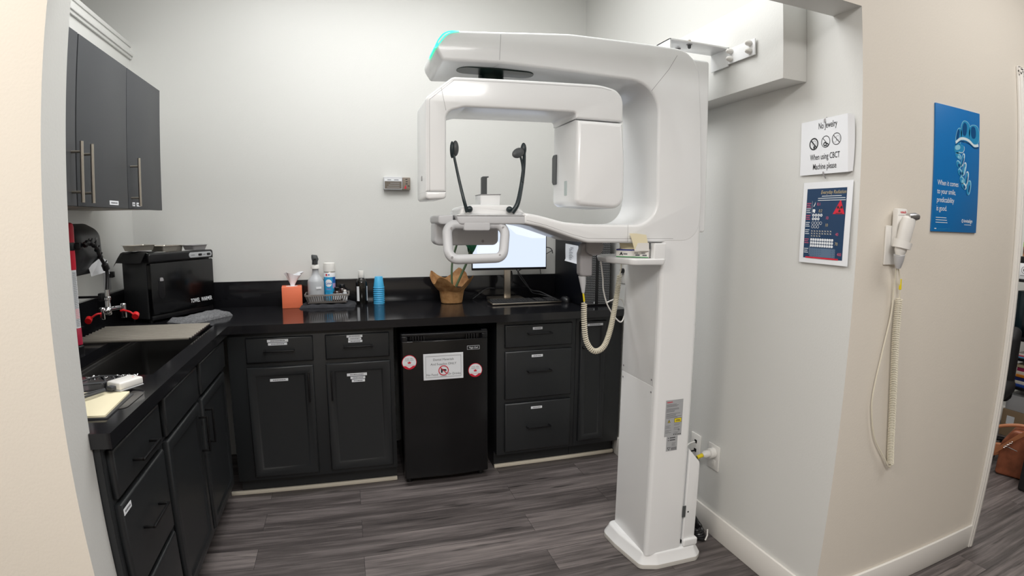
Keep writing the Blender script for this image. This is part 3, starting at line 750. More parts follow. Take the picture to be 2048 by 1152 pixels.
kb.tube(curve([(-0.72, 1.66, 0.935), (-0.76, 1.60, 0.938), (-0.815, 1.59, 0.935), (-0.84, 1.64, 0.934), (-0.80, 1.70, 0.938), (-0.745, 1.72, 0.936)], 8), 0.0028, CABLEG, 8)
kb.tube(curve([(-0.74, 1.74, 0.934), (-0.80, 1.72, 0.935), (-0.83, 1.70, 0.931), (-0.84, 1.76, 0.93), (-0.80, 1.80, 0.936), (-0.74, 1.80, 0.936), (-0.715, 1.76, 0.94)], 8), 0.0026, CABLEG, 8)
kb.tube(curve([(-0.745, 1.70, 0.937), (-0.77, 1.78, 0.922), (-0.80, 1.85, 0.918), (-0.82, 1.875, 0.917)], 8), 0.003, CABLEG, 8)
kb.build('cable', ad)
cn = MB(); random.seed(4)
for k in range(26):
    x = -0.86 + 0.006 * k + random.uniform(-0.004, 0.004); y = 1.875 + random.uniform(-0.012, 0.006); a = random.uniform(0, 6.28)
    cn.tube([(x + 0.005 * math.cos(a + q), y + 0.005 * math.sin(a + q), 0.917 + 0.002 * math.sin(q * 2)) for q in [i * 0.7 for i in range(9)]], 0.0012, CHROME, 5, closed=True)
tag(cn.build('sink_chain'), 'small silver chain heaped on the near rim of the sink', 'chain')

# ------------------------------------------------------------------ mini fridge
fr = thing('mini_fridge', 'black mini fridge in the gap under the back counter', 'fridge', (0.467, 3.0, 0))
FX0, FX1, FY = 0.238, 0.697, 2.70
MB().box(FX0 + 0.004, FX1 - 0.004, FY + 0.052, 3.20, 0.03, 0.832, FRIDGE, 0.005).build('body', fr)
fd = MB().ext(fillet([(FX0, FY + 0.05), (FX0, FY + 0.012), ((FX0 + FX1) / 2, FY), (FX1, FY + 0.012), (FX1, FY + 0.05)], [0.002, 0.012, 0.6, 0.012, 0.002], 8), 0.045, 0.797, FRIDGE, 0.004, axis='z').build('door', fr)
h = MB().ext(fillet([(FX0, FY + 0.05), (FX0, FY + 0.012), (FX0 + 0.03, FY + 0.008), (FX0 + 0.045, FY + 0.03), (FX1 - 0.045, FY + 0.03), (FX1 - 0.03, FY + 0.008), (FX1, FY + 0.012), (FX1, FY + 0.05)], [0.002, 0.012, 0.01, 0.012, 0.012, 0.01, 0.012, 0.002], 4), 0.797, 0.823, BLK, 0.002, axis='z')
h.ext(fillet([(FX0, FY + 0.05), (FX0, FY + 0.014), ((FX0 + FX1) / 2, FY + 0.002), (FX1, FY + 0.014), (FX1, FY + 0.05)], [0.002, 0.012, 0.6, 0.012, 0.002], 8), 0.823, 0.835, BLK, 0.002, axis='z')
for s in (0, 1):
    for k in range(5):
        x = FX0 + 0.062 + k * 0.014 if s == 0 else FX1 - 0.062 - k * 0.014
        h.box(x - 0.003, x + 0.003, FY + 0.008, FY + 0.031, 0.7972, 0.8225, BLK, 0.002)
h.box(FX0 + 0.06, FX0 + 0.22, FY + 0.004, FY + 0.03, 0.7955, 0.7985, BLKHND, 0.001)
h.build('handle', fd)
MB().box(FX1 - 0.035, FX1 - 0.003, FY + 0.02, FY + 0.045, 0.835, 0.842, BLK, 0.002).build('hinge_cover', fr)
for (x, y) in ((FX0 + 0.03, 2.78), (FX1 - 0.03, 2.78), (FX0 + 0.03, 3.16), (FX1 - 0.03, 3.16)): MB().lathe([(0.016, 0), (0.014, 0.031)], (x, y, 0), BLK, 14).build('foot', fr)
FB = onback(0.615, FY + 0.0045, 0.750)
bd = MB(FB).ext(rrect(-0.034, -0.011, 0.034, 0.011, 0.003, 3), 0, 0.002, SILVL, 0.0005, 0, axis='z').ext(rrect(-0.0315, -0.0085, 0.0315, 0.0085, 0.002, 3), 0.002, 0.0023, BLK, 0, axis='z')
bd.M = Matrix(); bd.text(FB, 'Magic Chef', 0, -0.004, 0.0125, PAPER, 'CENTER', 0.85, z=0.0028, bold=0.006); bd.build('badge', fd)
# sign and magnets on the fridge door
def flat_sheet(F, w, h, m, t=0.0005, r=0.0): return MB(F).ext(rrect(-w / 2, -h / 2, w / 2, h / 2, r, 3) if r else [(-w / 2, -h / 2), (w / 2, -h / 2), (w / 2, h / 2), (-w / 2, h / 2)], 0, t, m, axis='z')
Fs = frame((0.4535, FY - 0.0035, 0.661), (1, 0, 0), (0, 0, 1))
s = flat_sheet(Fs, 0.209, 0.139, PAPER, 0.002); s.M = Matrix()
z = 0.0026
for (a, b_, c_, d_) in ((-0.093, -0.057, 0.093, -0.0555), (-0.093, 0.0555, 0.093, 0.057), (-0.093, -0.057, -0.0918, 0.057), (0.0918, -0.057, 0.093, 0.057)): s.rect(Fs, a, b_, c_, d_, INKG, z)
s.text(Fs, 'Dental Materials', 0, 0.032, 0.0165, INKG, 'CENTER', z=z); s.text(Fs, 'And Supplies ONLY', 0, 0.008, 0.0165, INKG, 'CENTER', z=z)
s.text(Fs, 'No Food', -0.06, -0.048, 0.0165, INKG, 'CENTER', z=z); s.text(Fs, 'Or Drinks', 0.056, -0.047, 0.0165, INKG, 'CENTER', z=z)
s.ring(Fs, 0, -0.022, 0.0225, 0.027, RED, z + 0.0003); s.poly(Fs, [(-0.014, -0.034), (-0.006, -0.034), (-0.004, -0.022), (0.013, -0.026), (0.016, -0.02), (0.012, -0.016), (-0.004, -0.014), (-0.014, -0.012)], INK, z)
s.line(Fs, [(-0.016, -0.006), (0.016, -0.038)], 0.0045, RED, z + 0.0006); s.rect(Fs, -0.017, -0.0525, 0.017, -0.051, INKG, z)
tag(s.build('fridge_sign'), 'white dental materials sign with a red no-food symbol on the fridge door', 'sign')
def magnet(x, zc, y, label):
    F = onback(x, y, zc); b = MB(F).ext([(0.038 * math.cos(2 * PI * k / 36), 0.038 * math.sin(2 * PI * k / 36)) for k in range(36)], 0, 0.0015, RED, axis='z'); b.M = Matrix()
    b.disc(F, 0, 0, 0.035, PAPER, 0.0019, n=36)
    a0 = -2.6; pts = [(0.035 * math.cos(a0 + (PI - 2 * (PI - 2.6)) * k / 16), 0.035 * math.sin(a0 + (PI - 2 * (PI - 2.6)) * k / 16)) for k in range(17)]
    b.poly(F, pts, RED, 0.0022)
    b.text(F, 'Order office', 0, 0.0165, 0.0085, INKG, 'CENTER', z=0.0023); b.text(F, 'supplies online', 0, 0.0085, 0.0075, INKG, 'CENTER', z=0.0023)
    b.poly(F, [(-0.010, 0.004), (-0.007, -0.007), (0.007, -0.007), (0.010, 0.004), (0.005, -0.001), (0.002, 0.005), (-0.002, 0.005), (-0.005, -0.001)], RED, 0.0023); b.rect(F, -0.028, -0.0125, 0.028, -0.0118, INKG, 0.0023)
    b.poly(F, [(-0.018, -0.0195), (0.018, -0.0195), (0.006, -0.027), (0, -0.030), (-0.006, -0.027)], PAPER, 0.0025)
    return tag(b.build('fridge_magnet'), label, 'magnet', 'round red and white fridge magnets')
magnet(0.278, 0.690, FY + 0.0065, 'round red and white magnet near the left edge of the fridge door')
magnet(0.6245, 0.626, FY + 0.0045, 'round red and white magnet right of the sign on the fridge door')

# ------------------------------------------------------------------ things on the back counter
tb = thing('tissue_box', 'coral cube tissue box with a white tissue on the back counter', 'tissue box', (-0.337, 3.272, 0.9145))
Mt = Matrix.Translation((-0.337, 3.272, 0.9145)) @ Matrix.Rotation(0.09, 4, 'Z')
o = [(0.022 * math.cos(2 * PI * k / 24) * 1.5, 0.022 * math.sin(2 * PI * k / 24)) for k in range(24)]
MB(Mt).box(-0.056, 0.056, -0.056, 0.056, 0, 0.122, TISSUEBOX, 0.0015).build('box', tb)
MB(Mt).ext(o, 0.1219, 0.1226, PAPER, axis='z').build('slot_film', tb)
ti = MB(Mt); vs = []; NT, NR = 26, 7
for i in range(NR):
    f = i / (NR - 1)
    for k in range(NT):
        a = 2 * PI * k / NT; r = 0.010 + 0.036 * f ** 1.2; pl = 1 + 0.24 * math.sin(5 * a) * f
        vs.append((0.004 + r * math.cos(a) * pl * 1.05 + 0.010 * f, 0.45 * r * math.sin(a) * pl, 0.1228 + 0.072 * f + 0.010 * f * math.sin(2 * a + 0.6)))
ti.add(vs, [(i * NT + k, i * NT + (k + 1) % NT, (i + 1) * NT + (k + 1) % NT, (i + 1) * NT + k) for i in range(NR - 1) for k in range(NT)], PAPER); ti.build('tissue', tb, sharp=80)
cloth_slab('folded_towel', [(-0.293, 3.185), (0.02, 3.172), (0.032, 3.325), (-0.277, 3.335)], 0.9145, 0.024, TOWELD, 'folded dark grey towel under the plastic basket on the back counter', 'towel', 7, 40)
# basket with slotted sides
bk = thing('plastic_basket', 'taupe slotted plastic basket of bottles on the dark grey towel', 'basket', (-0.14, 3.25, 0.94))
BZ = 0.941; bx0, bx1, by0, by1 = -0.245, -0.028, 3.195, 3.315; fl_ = 0.018; BH = 0.052
b = MB().box(bx0, bx1, by0, by1, BZ, BZ + 0.003, BASKET)
def lerp2(t, z): return
rim0 = rrect(bx0 - fl_, by0 - fl_, bx1 + fl_, by1 + fl_, 0.016, 4); rim1 = rrect(bx0 - fl_ + 0.006, by0 - fl_ + 0.006, bx1 + fl_ - 0.006, by1 + fl_ - 0.006, 0.012, 4); n = len(rim0)
vs = [(p.x, p.y, BZ + BH) for p in rim0] + [(p.x, p.y, BZ + BH) for p in rim1] + [(p.x, p.y, BZ + BH - 0.010) for p in rim0] + [(p.x, p.y, BZ + BH - 0.010) for p in rim1]
b.add(vs, [q for k in range(n) for q in ((k, (k + 1) % n, n + (k + 1) % n, n + k), (2 * n + k, k, k and k or 0, k) if False else (2 * n + k, 2 * n + (k + 1) % n, (k + 1) % n, k), (n + k, n + (k + 1) % n, 3 * n + (k + 1) % n, 3 * n + k), (3 * n + k, 3 * n + (k + 1) % n, 2 * n + (k + 1) % n, 2 * n + k))], BASKET)
lo = rrect(bx0, by0, bx1, by1, 0.012, 4); lo1 = [(p.x * 0.99 + (bx0 + bx1) / 2 * 0.01, p.y * 0.99 + (by0 + by1) / 2 * 0.01) for p in lo]
vs = [(p.x, p.y, BZ) for p in lo] + [(p.x + (q.x - p.x) * 0.2, p.y + (q.y - p.y) * 0.2, BZ + 0.010) for p, q in zip(lo, rim0)] + [(p.x + (q.x - p.x) * 0.16, p.y + (q.y - p.y) * 0.16, BZ + 0.010) for p, q in zip(lo, rim0)]
b.add(vs, [(k, (k + 1) % n, n + (k + 1) % n, n + k) for k in range(n)], BASKET)
def slat(x0, y0, x1, y1, wx, wy):
    t = 0.0012
    b.add([(x0 - wx, y0 - wy, BZ + 0.008), (x0 + wx, y0 + wy, BZ + 0.008), (x1 + wx, y1 + wy, BZ + BH - 0.008), (x1 - wx, y1 - wy, BZ + BH - 0.008)], [(0, 1, 2, 3)], BASKET)
for k in range(18):
    t = (k + 0.5) / 18; xa = bx0 + 0.006 + (bx1 - bx0 - 0.012) * t; xb = bx0 - fl_ + 0.012 + (bx1 - bx0 + 2 * fl_ - 0.024) * t
    slat(xa, by0 - 0.002, xb, by0 - fl_ + 0.003, 0.0036, 0); slat(xa, by1 + 0.002, xb, by1 + fl_ - 0.003, 0.0036, 0)
for k in range(9):
    t = (k + 0.5) / 9; ya = by0 + 0.006 + (by1 - by0 - 0.012) * t; yb = by0 - fl_ + 0.012 + (by1 - by0 + 2 * fl_ - 0.024) * t
    slat(bx0 - 0.002, ya, bx0 - fl_ + 0.003, yb, 0, 0.0036); slat(bx1 + 0.002, ya, bx1 + fl_ - 0.003, yb, 0, 0.0036)
b.build('basket', bk)
# spray bottle
sb = thing('spray_bottle', 'cloudy spray bottle with a dark grey trigger head standing in the basket', 'bottle', (-0.2, 3.255, 0.945))
c = (-0.2, 3.255, 0)
bo = [(0.044, 0.945), (0.0465, 0.950), (0.0465, 1.060), (0.0445, 1.068), (0.034, 1.083), (0.023, 1.097), (0.019, 1.108), (0.0175, 1.135)]
MB().lathe(bo, c, CLOUDY, 32, 0.86).build('body', sb)
MB().lathe([(0.019, 1.135), (0.026, 1.137), (0.026, 1.152), (0.022, 1.160)], c, WPLAST, 24).build('collar', sb)
tr_ = MB().ext(fillet([(-0.018, 1.160), (0.014, 1.160), (0.015, 1.178), (0.020, 1.190), (0.012, 1.214), (-0.020, 1.218), (-0.020, 1.20), (-0.016, 1.18)], 0.004, 3), c[1] - 0.014, c[1] + 0.014, DGREY, 0.003, axis='y'); tr_.v = [v + Vector((c[0], 0, 0)) for v in tr_.v]
tr_.box(c[0] - 0.010, c[0] + 0.010, c[1] - 0.040, c[1] - 0.012, 1.192, 1.208, DGREY, 0.003).ext([(c[1] - 0.030, 1.165), (c[1] - 0.022, 1.163), (c[1] - 0.016, 1.19), (c[1] - 0.026, 1.192)], c[0] - 0.006, c[0] + 0.006, BLK, 0.002, axis='x').build('trigger_head', sb)
flat_sheet(frame((c[0] + 0.018, c[1] - 0.0403, 1.028), (0.93, 0.36, 0), (0, 0, 1)), 0.03, 0.012, PAPER).build('name_strip', sb)
# aerosol can
ac = thing('aerosol_can', 'blue and white aerosol can behind the spray bottle in the basket', 'spray can', (-0.122, 3.282, 0.945))
c = (-0.122, 3.282, 0)
MB().lathe([(0.031, 0.945), (0.033, 0.947), (0.033, 1.045), (0.033, 1.085), (0.033, 1.111), (0.0315, 1.115)], c, [STEEL, CANB, CANB, PAPER, STEEL], 32).build('can', ac)
MB().lathe([(0.0325, 1.1155), (0.034, 1.117), (0.034, 1.150), (0.032, 1.165), (0.028, 1.168)], c, WPLAST, 32).build('cap', ac)
lb = MB()
def wrap(cx, cy, R, a0, z0, polyset, m):
    """wrap flat shapes (u along the arc, v up) around a cylinder"""
    for vs, fs in polyset: lb.add([(cx + R * math.cos(a0 + u / R), cy + R * math.sin(a0 + u / R), z0 + v) for u, v in vs], fs, m)
def tshape(body, size, bold=0.0, sx=1.0, shear=0.0):
    q = MB(); q.text(Matrix(), body, 0, 0, size, PAPER, 'CENTER', sx, 0, bold, 1.0, shear); return [([(v.x, v.y) for v in q.v], q.f)]
def qrect(x0, y0, x1, y1, n=8): return [([(x0 + (x1 - x0) * i / n, y) for i in range(n + 1) for y in (y0, y1)], [(2 * i, 2 * i + 2, 2 * i + 3, 2 * i + 1) for i in range(n)])]
A0 = -1.75; cx, cy = c[0], c[1]
wrap(cx, cy, 0.0333, A0, 1.05, [([(0.020 * math.cos(PI * i / 12), e * 0.022 * math.sin(PI * i / 12)) for i in range(13) for e in (-1, 1)], [(2 * i, 2 * i + 2, 2 * i + 3, 2 * i + 1) for i in range(12)])], PAPER)
wrap(cx, cy, 0.0336, A0, 1.043, tshape('Lysol', 0.020, 0.02, 1.0, 0.3), CANB2); wrap(cx, cy, 0.0336, A0, 1.010, qrect(-0.014, 0, 0.014, 0.012), CANB2); wrap(cx, cy, 0.0338, A0, 1.0125, tshape('BRAND', 0.008), PAPER)
wrap(cx, cy, 0.0336, A0, 0.998, tshape('Disinfectant', 0.0075), NAVY); wrap(cx, cy, 0.0336, A0, 0.990, tshape('Spray', 0.0075), NAVY); wrap(cx, cy, 0.0336, A0 - 0.35, 1.092, qrect(-0.005, 0, 0.005, 0.012), RED); wrap(cx, cy, 0.0336, A0, 1.096, qrect(-0.002, 0, 0.008, 0.005), CANB2)
wrap(cx, cy, 0.0334, A0 + 1.15, 1.05, qrect(-0.014, 0, 0.014, 0.034), CANB2); wrap(cx, cy, 0.0334, A0 + 1.15, 1.018, qrect(-0.014, 0, 0.014, 0.03), LILAC)
for k in range(4): wrap(cx, cy, 0.0335, A0 + 0.1 * k - 0.1, 0.955 + 0.007 * k, [([(-0.010, 0), (0.008, 0.010), (0.009, 0.013), (-0.010, 0.003)], [(0, 1, 2, 3)])], PAPER)
lb.build('label', ac)
def jar(x, y, r, z1, zc, label, lab0, lab1, capm, bodym=AMBER):
    j = thing('small_bottle', label, 'bottle', (x, y, 0.945), 'small bottles in the basket')
    MB().lathe([(r, 0.945), (r, z1 - 0.018), (r * 0.8, z1 - 0.006), (r * 0.5, z1)], (x, y, 0), bodym, 22).build('body', j)
    MB().lathe([(r * 0.56, z1), (r * 0.62, z1 + 0.002), (r * 0.62, zc - 0.002), (r * 0.55, zc)], (x, y, 0), capm, 20).build('cap', j)
    MB().lathe([(r + 0.0004, lab0), (r + 0.0004, lab1)], (x, y, 0), PAPER, 22).build('label', j)
jar(-0.082, 3.245, 0.024, 1.008, 1.026, 'amber bottle with a dark cap in front of the aerosol can in the basket', 0.955, 0.990, BLK)
jar(-0.052, 3.282, 0.022, 1.018, 1.038, 'taller dark-capped amber bottle at the back right of the basket', 0.955, 0.985, BLK)
jar(-0.036, 3.235, 0.014, 1.000, 1.010, 'little clear bottle at the right end of the basket', 0.955, 0.975, WPLAST, CLOUDY)
# mouthwash bottle
mb_ = thing('mouthwash_bottle', 'dark bottle with a white cap between the basket and blue cups', 'bottle', (0.062, 3.3, 0.9145))
c = (0.062, 3.3, 0)
MB().lathe([(0.031, 0.9145), (0.034, 0.918), (0.034, 1.035), (0.031, 1.052), (0.020, 1.066), (0.016, 1.072)], c, mat('dark_bottle', '#14120f', 0.12, coat=0.3), 30, 0.75).build('body', mb_)
MB().lathe([(0.0175, 1.072), (0.0185, 1.074), (0.0165, 1.112), (0.0155, 1.114)], c, WPLAST, 24).build('cap', mb_)
q = MB()
for (a0, a1) in ((-2.55, -2.0), (-0.55, -0.2)):
    vs = []
    for k in range(7): a = a0 + (a1 - a0) * k / 6; vs += [(c[0] + 0.0346 * math.cos(a), c[1] + 0.0346 * 0.75 * math.sin(a), z) for z in (0.934, 1.022)]
    q.add(vs, [(2 * k, 2 * k + 2, 2 * k + 3, 2 * k + 1) for k in range(6)], PAPER)
q.build('label', mb_)
# upside-down stack of blue cups
ORD = ['lowest', 'second', 'third', 'fourth', 'fifth', 'sixth', 'seventh', 'eighth', 'topmost']
cup0 = None
for k in range(9):
    if cup0 is None:
        cup0 = MB().lathe([(0.0005, 0.0655), (0.0222, 0.0655), (0.0318, 0.0005), (0.0335, 0.0), (0.0348, 0.0015), (0.0335, 0.0035), (0.0318, 0.004), (0.0236, 0.066), (0.0220, 0.068), (0.0005, 0.0682)], (0, 0, 0), CUPB, 28).build('drinking_cup'); o = cup0
    else: o = cup0.copy(); COL.objects.link(o)
    o.location = (0.165, 3.30, 0.9145 + 0.0118 * k)
    tag(o, '%s blue cup %sin the upside-down stack on the back counter' % (ORD[k], '' if k in (0, 8) else 'from the bottom '), 'cup', 'stacked blue cups')
# plant in kraft paper
pp = thing('potted_plant', 'plant in a kraft paper wrapped pot left of the monitor', 'plant', (0.605, 3.205, 0.9145))
c = (0.596, 3.205)
kp = MB(); NS = 56; prof = [(0.058, 0.0), (0.064, 0.004), (0.070, 0.04), (0.076, 0.075), (0.080, 0.085), (0.098, 0.110), (0.119, 0.140), (0.132, 0.165)]
vs = []
for i, (r, z) in enumerate(prof):
    f = max(0, (i - 3) / (len(prof) - 4))
    for k in range(NS):
        a = 2 * PI * k / NS
        lobe = 0.5 + 0.5 * math.cos(4 * (a + 0.55)); cr = noise.noise((math.cos(a) * 3, math.sin(a) * 3, z * 18))
        rr = r * (1 + 0.05 * cr * (0.4 + f)) * (1 + f * (0.16 * lobe - 0.10)); zz = z * 1.0 + f * (0.055 * lobe - 0.040 + 0.022 * math.sin(a)) + 0.014 * f * cr
        if f == 0: zz = z
        vs.append((c[0] + rr * math.cos(a), c[1] + rr * math.sin(a) * 0.74, 0.9145 + zz))
kp.add(vs, [(i * NS + k, i * NS + (k + 1) % NS, (i + 1) * NS + (k + 1) % NS, (i + 1) * NS + k) for i in range(len(prof) - 1) for k in range(NS)] + [tuple(range(NS - 1, -1, -1))], KRAFT)
kp.build('paper_wrap', pp, sharp=24)
MB().lathe([(0.045, 0.004), (0.066, 0.085), (0.066, 0.095), (0.058, 0.090)], (c[0], c[1], 0.9145), mat('dark_soil', '#2a211b', 0.95), 24, 0.8).build('pot', pp)
for (pts, r) in (([(0.600, 3.205, 1.0), (0.596, 3.20, 1.09), (0.603, 3.20, 1.18), (0.635, 3.19, 1.30), (0.642, 3.19, 1.335)], 0.0065), ([(0.615, 3.20, 1.0), (0.655, 3.19, 1.09), (0.690, 3.17, 1.18), (0.715, 3.15, 1.29)], 0.0075)):
    MB().tube(curve(pts, 6), r, STEM, 8).build('stem', pp)
def leaf(p0, p1, wd, up, m):
    p0 = Vector(p0); p1 = Vector(p1); d = p1 - p0; sd = d.cross(Vector(up)).normalized(); vs = []
    for i in range(9):
        t = i / 8; wv = wd * math.sin(PI * min(1, t * 1.02)) ** 0.7; b_ = Vector(up) * 0.03 * math.sin(PI * t)
        vs += [p0 + d * t + b_ - sd * wv, p0 + d * t + b_ * 0.7, p0 + d * t + b_ + sd * wv]
    fs = [q for i in range(8) for q in ((3 * i, 3 * i + 3, 3 * i + 4, 3 * i + 1), (3 * i + 1, 3 * i + 4, 3 * i + 5, 3 * i + 2))]
    return MB().add(vs, fs, m)
leaf((0.715, 3.15, 1.225), (0.60, 3.14, 1.335), 0.045, (0.3, -0.6, 0.7), LEAF).build('leaf', pp, sharp=80)
leaf((0.70, 3.17, 1.20), (0.745, 3.13, 1.335), 0.035, (-0.5, -0.7, 0.4), LEAF).build('leaf', pp, sharp=80)
# monitor
mo = thing('monitor', 'computer monitor with a glowing pale blue screen on the back counter', 'monitor', (0.95, 3.22, 0.9145))
MX0, MX1, MZ0, MZ1, MY = 0.717, 1.199, 1.110, 1.405, 3.185
MB().box(MX0, MX1, MY, MY + 0.012, MZ0, MZ1, BLK, 0.003).box(MX0 + 0.03, MX1 - 0.03, MY + 0.0122, MY + 0.04, MZ0 + 0.02, MZ1 - 0.05, BLK, 0.01).build('casing', mo)
F = onback(0, MY - 0.0004, 0)
sc_ = MB().add([(x, MY - 0.0006, z) for x, z in ((MX0 + 0.006, MZ0 + 0.014), (MX1 - 0.006, MZ0 + 0.014), (MX1 - 0.006, MZ1 - 0.006), (MX0 + 0.006, MZ1 - 0.006))], [(0, 1, 2, 3)], SCREEN)
SCR2 = mat('monitor_screen_pale', '#0c0e12', 0.3, emit=('#eaf2fe', 1.0))
sc_.poly(F, [(MX0 + 0.20, MZ1 - 0.007), (MX1 - 0.007, MZ1 - 0.007), (MX1 - 0.007, MZ1 - 0.10), (MX1 - 0.10, MZ1 - 0.10), (MX0 + 0.28, MZ1 - 0.075)], SCR2, 0.0006).disc(F, MX0 + 0.12, MZ0 + 0.12, 0.09, SCR2, 0.0006, 0.06)
sc_.build('screen', mo)
st = MB().box(0.928, 0.972, 3.205, 3.222, 0.93, 1.25, STEEL, 0.006).box(0.93, 0.97, 3.1995, 3.205, 1.12, 1.25, STEEL, 0.004); st.build('stand', mo)
MB().tube([(0.975, 3.214, 1.10), (0.981, 3.214, 1.07), (0.981, 3.214, 1.04), (0.975, 3.214, 1.01)], 0.006, BLK, 8).build('cable_clip', mo)
MB().ext(rrect(0.84, 3.16, 1.06, 3.325, 0.02, 5), 0.9145, 0.930, STEEL, 0.004, 0, axis='z').build('foot', mo)
kb = MB()
kb.tube(curve([(1.0, 3.20, 1.115), (1.03, 3.21, 1.08), (1.10, 3.26, 1.0), (1.14, 3.28, 0.95), (1.20, 3.29, 0.935), (1.27, 3.25, 0.919)], 8), 0.003, CABLEG, 7)
kb.tube(curve([(1.04, 3.20, 1.113), (1.02, 3.21, 1.08), (1.12, 3.27, 0.975), (1.19, 3.27, 0.955), (1.26, 3.22, 0.92)], 8), 0.003, CABLEG, 7)
kb.tube(curve([(1.225, 3.33, 1.10), (1.20, 3.32, 1.15), (1.215, 3.32, 1.22), (1.25, 3.325, 1.24), (1.285, 3.33, 1.23), (1.298, 3.335, 1.20)], 8), 0.0028, BLK, 7)
kb.tube(curve([(1.215, 3.33, 1.06), (1.205, 3.32, 1.13), (1.24, 3.32, 1.19), (1.295, 3.33, 1.22)], 8), 0.0022, BLK, 7)
kb.tube(curve([(0.75, 3.31, 0.918), (0.80, 3.32, 0.95), (0.85, 3.33, 0.98), (0.90, 3.33, 0.98)], 8), 0.002, CABLEG, 6)
kb.build('cable', mo)
# keyboard
ke = thing('keyboard', 'silver and black keyboard in front of the monitor', 'keyboard', (1.03, 3.10, 0.9145))
Mk = Matrix.Translation((0.0, 0.0, 0.0))
K0 = Vector((0.806, 3.03, 0.9165)); kw, kd = 0.442, 0.115
Mk = Matrix.Translation(K0) @ Matrix.Rotation(0.02, 4, 'Z') @ Matrix.Rotation(0.06, 4, 'X')
MB(Mk).box(0, kw, 0, kd, 0, 0.010, STEEL, 0.003).box(0.004, kw - 0.004, 0.004, kd - 0.003, 0.0101, 0.0112, BLK, 0.0005).build('case', ke)
ks = MB(Mk)
for r in range(6):
    x = 0.008; y = 0.009 + r * 0.0172
    while x < kw - 0.012:
        wk = 0.0148 if not (r == 0 and 0.09 < x < 0.11) else 0.075
        if not (0.268 < x < 0.275 or 0.338 < x < 0.345): ks.box(x, min(x + wk, kw - 0.006), y, y + 0.0148, 0.0112, 0.0142, BLKM, 0.0012, 1)
        x += wk + 0.0028
ko = ks.build('keycaps', ke); ko['kind'] = 'stuff'
for x in (0.03, kw - 0.03): MB(Mk).box(x - 0.012, x + 0.012, kd - 0.016, kd - 0.006, -0.0075, 0.0, BLK, 0.002).build('foot', ke)
ms = thing('computer_mouse', 'black computer mouse right of the keyboard', 'mouse', (1.285, 3.06, 0.9145))
mm_ = MB(); vs = []; R_, S_ = 8, 20
for i in range(R_ + 1):
    t = i / R_ * PI / 2
    for k in range(S_): a = 2 * PI * k / S_; vs.append((1.283 + 0.031 * math.cos(t) ** 0.6 * math.cos(a), 3.07 + 0.052 * math.cos(t) ** 0.6 * math.sin(a), 0.9148 + 0.034 * math.sin(t) * (1 - 0.12 * math.sin(a) * math.cos(t))))
mm_.add(vs, [(i * S_ + k, i * S_ + (k + 1) % S_, (i + 1) * S_ + (k + 1) % S_, (i + 1) * S_ + k) for i in range(R_) for k in range(S_)] + [tuple(range(S_ - 1, -1, -1))], BLK); mm_.build('shell', ms)
MB().tube([(1.283, 3.037, 0.943), (1.283, 3.045, 0.947), (1.283, 3.055, 0.948)], 0.004, BLKM, 8).build('scroll_wheel', ms)
# tower computer
tc = thing('computer_tower', 'large black tower computer with a mesh front at the right end of the counter', 'computer', (1.40, 3.08, 0.9145))
CX0, CX1, CY0, CY1, CZ1 = 1.312, 1.487, 2.865, 3.325, 1.375
MB().box(CX0, CX1, CY0 + 0.012, CY1, 0.9155, CZ1, mat('tower_side_panel', '#090b12', 0.4, spec=0.25), 0.004).build('casing', tc)
fp = MB()
MB().box(CX0, CX1, CY0 + 0.006, CY0 + 0.0119, 0.9155, CZ1, BLKM, 0.002).build('front_frame', tc)
for (a, e) in ((CX0 + 0.004, CX0 + 0.078), (CX1 - 0.078, CX1 - 0.004)):
    g = MB(); hz = 0.0105; z = 0.925
    while z < CZ1 - 0.02:
        vs = []; 
        for s_ in range(int((e - a) / 0.0105)):
            x = a + 0.002 + s_ * 0.0105
            g.add([(x, CY0 + 0.003, z), (x + 0.0085, CY0 + 0.003, z + 0.0045), (x + 0.0085, CY0 + 0.003, z + 0.0078), (x, CY0 + 0.003, z + 0.0033)], [(0, 1, 2, 3)], mat('mesh_light', '#a8aaad', 0.4))
        z += hz
    g.box(a, e, CY0 + 0.0035, CY0 + 0.0058, 0.92, CZ1 - 0.01, BLKM); g.build('front_mesh', tc)
MB().box(CX0 + 0.079, CX1 - 0.079, CY0 + 0.0, CY0 + 0.0058, 0.918, CZ1, BLKM, 0.002).build('centre_strip', tc)
MB().box(CX0 + 0.070, CX0 + 0.074, CY0 + 0.0, CY0 + 0.003, 0.928, 0.940, PAPER).build('emblem', tc)
nt_ = MB(); vs = []
for i in range(9):
    for j in range(9):
        y = 3.14 - 0.20 * i / 8; z = 1.165 + 0.108 * j / 8; vs.append((CX0 - 0.0022 - 0.004 * abs(noise.noise((y * 9, z * 9, 2))) - (0.006 if j == 0 else 0), y + 0.004 * (j / 8), z - 0.006 * (i / 8)))
nt_.add(vs, [(i * 9 + j, (i + 1) * 9 + j, (i + 1) * 9 + j + 1, i * 9 + j + 1) for i in range(8) for j in range(8)], PAPER)
Fn = onright(CX0 - 0.0062, 3.04, 1.22)
for k in range(8): nt_.rect(Fn, -0.035 + (0.02 if k == 0 else 0.0), 0.030 - k * 0.010, 0.03 - (k * 7 % 5) * 0.008, 0.033 - k * 0.010, INKG, 0.0012)
tag(nt_.build('taped_note', sharp=80), 'white printed note taped to the side of the computer tower', 'note')
wp = thing('wall_plate', 'white plate with two black knobs on the right wall behind the machine column', 'wall plate', (XR, 2.85, 1.14))
MB().box(XR - 0.006, XR, 2.735, 2.812, 1.055, 1.245, WPLAST, 0.002).build('plate', wp)
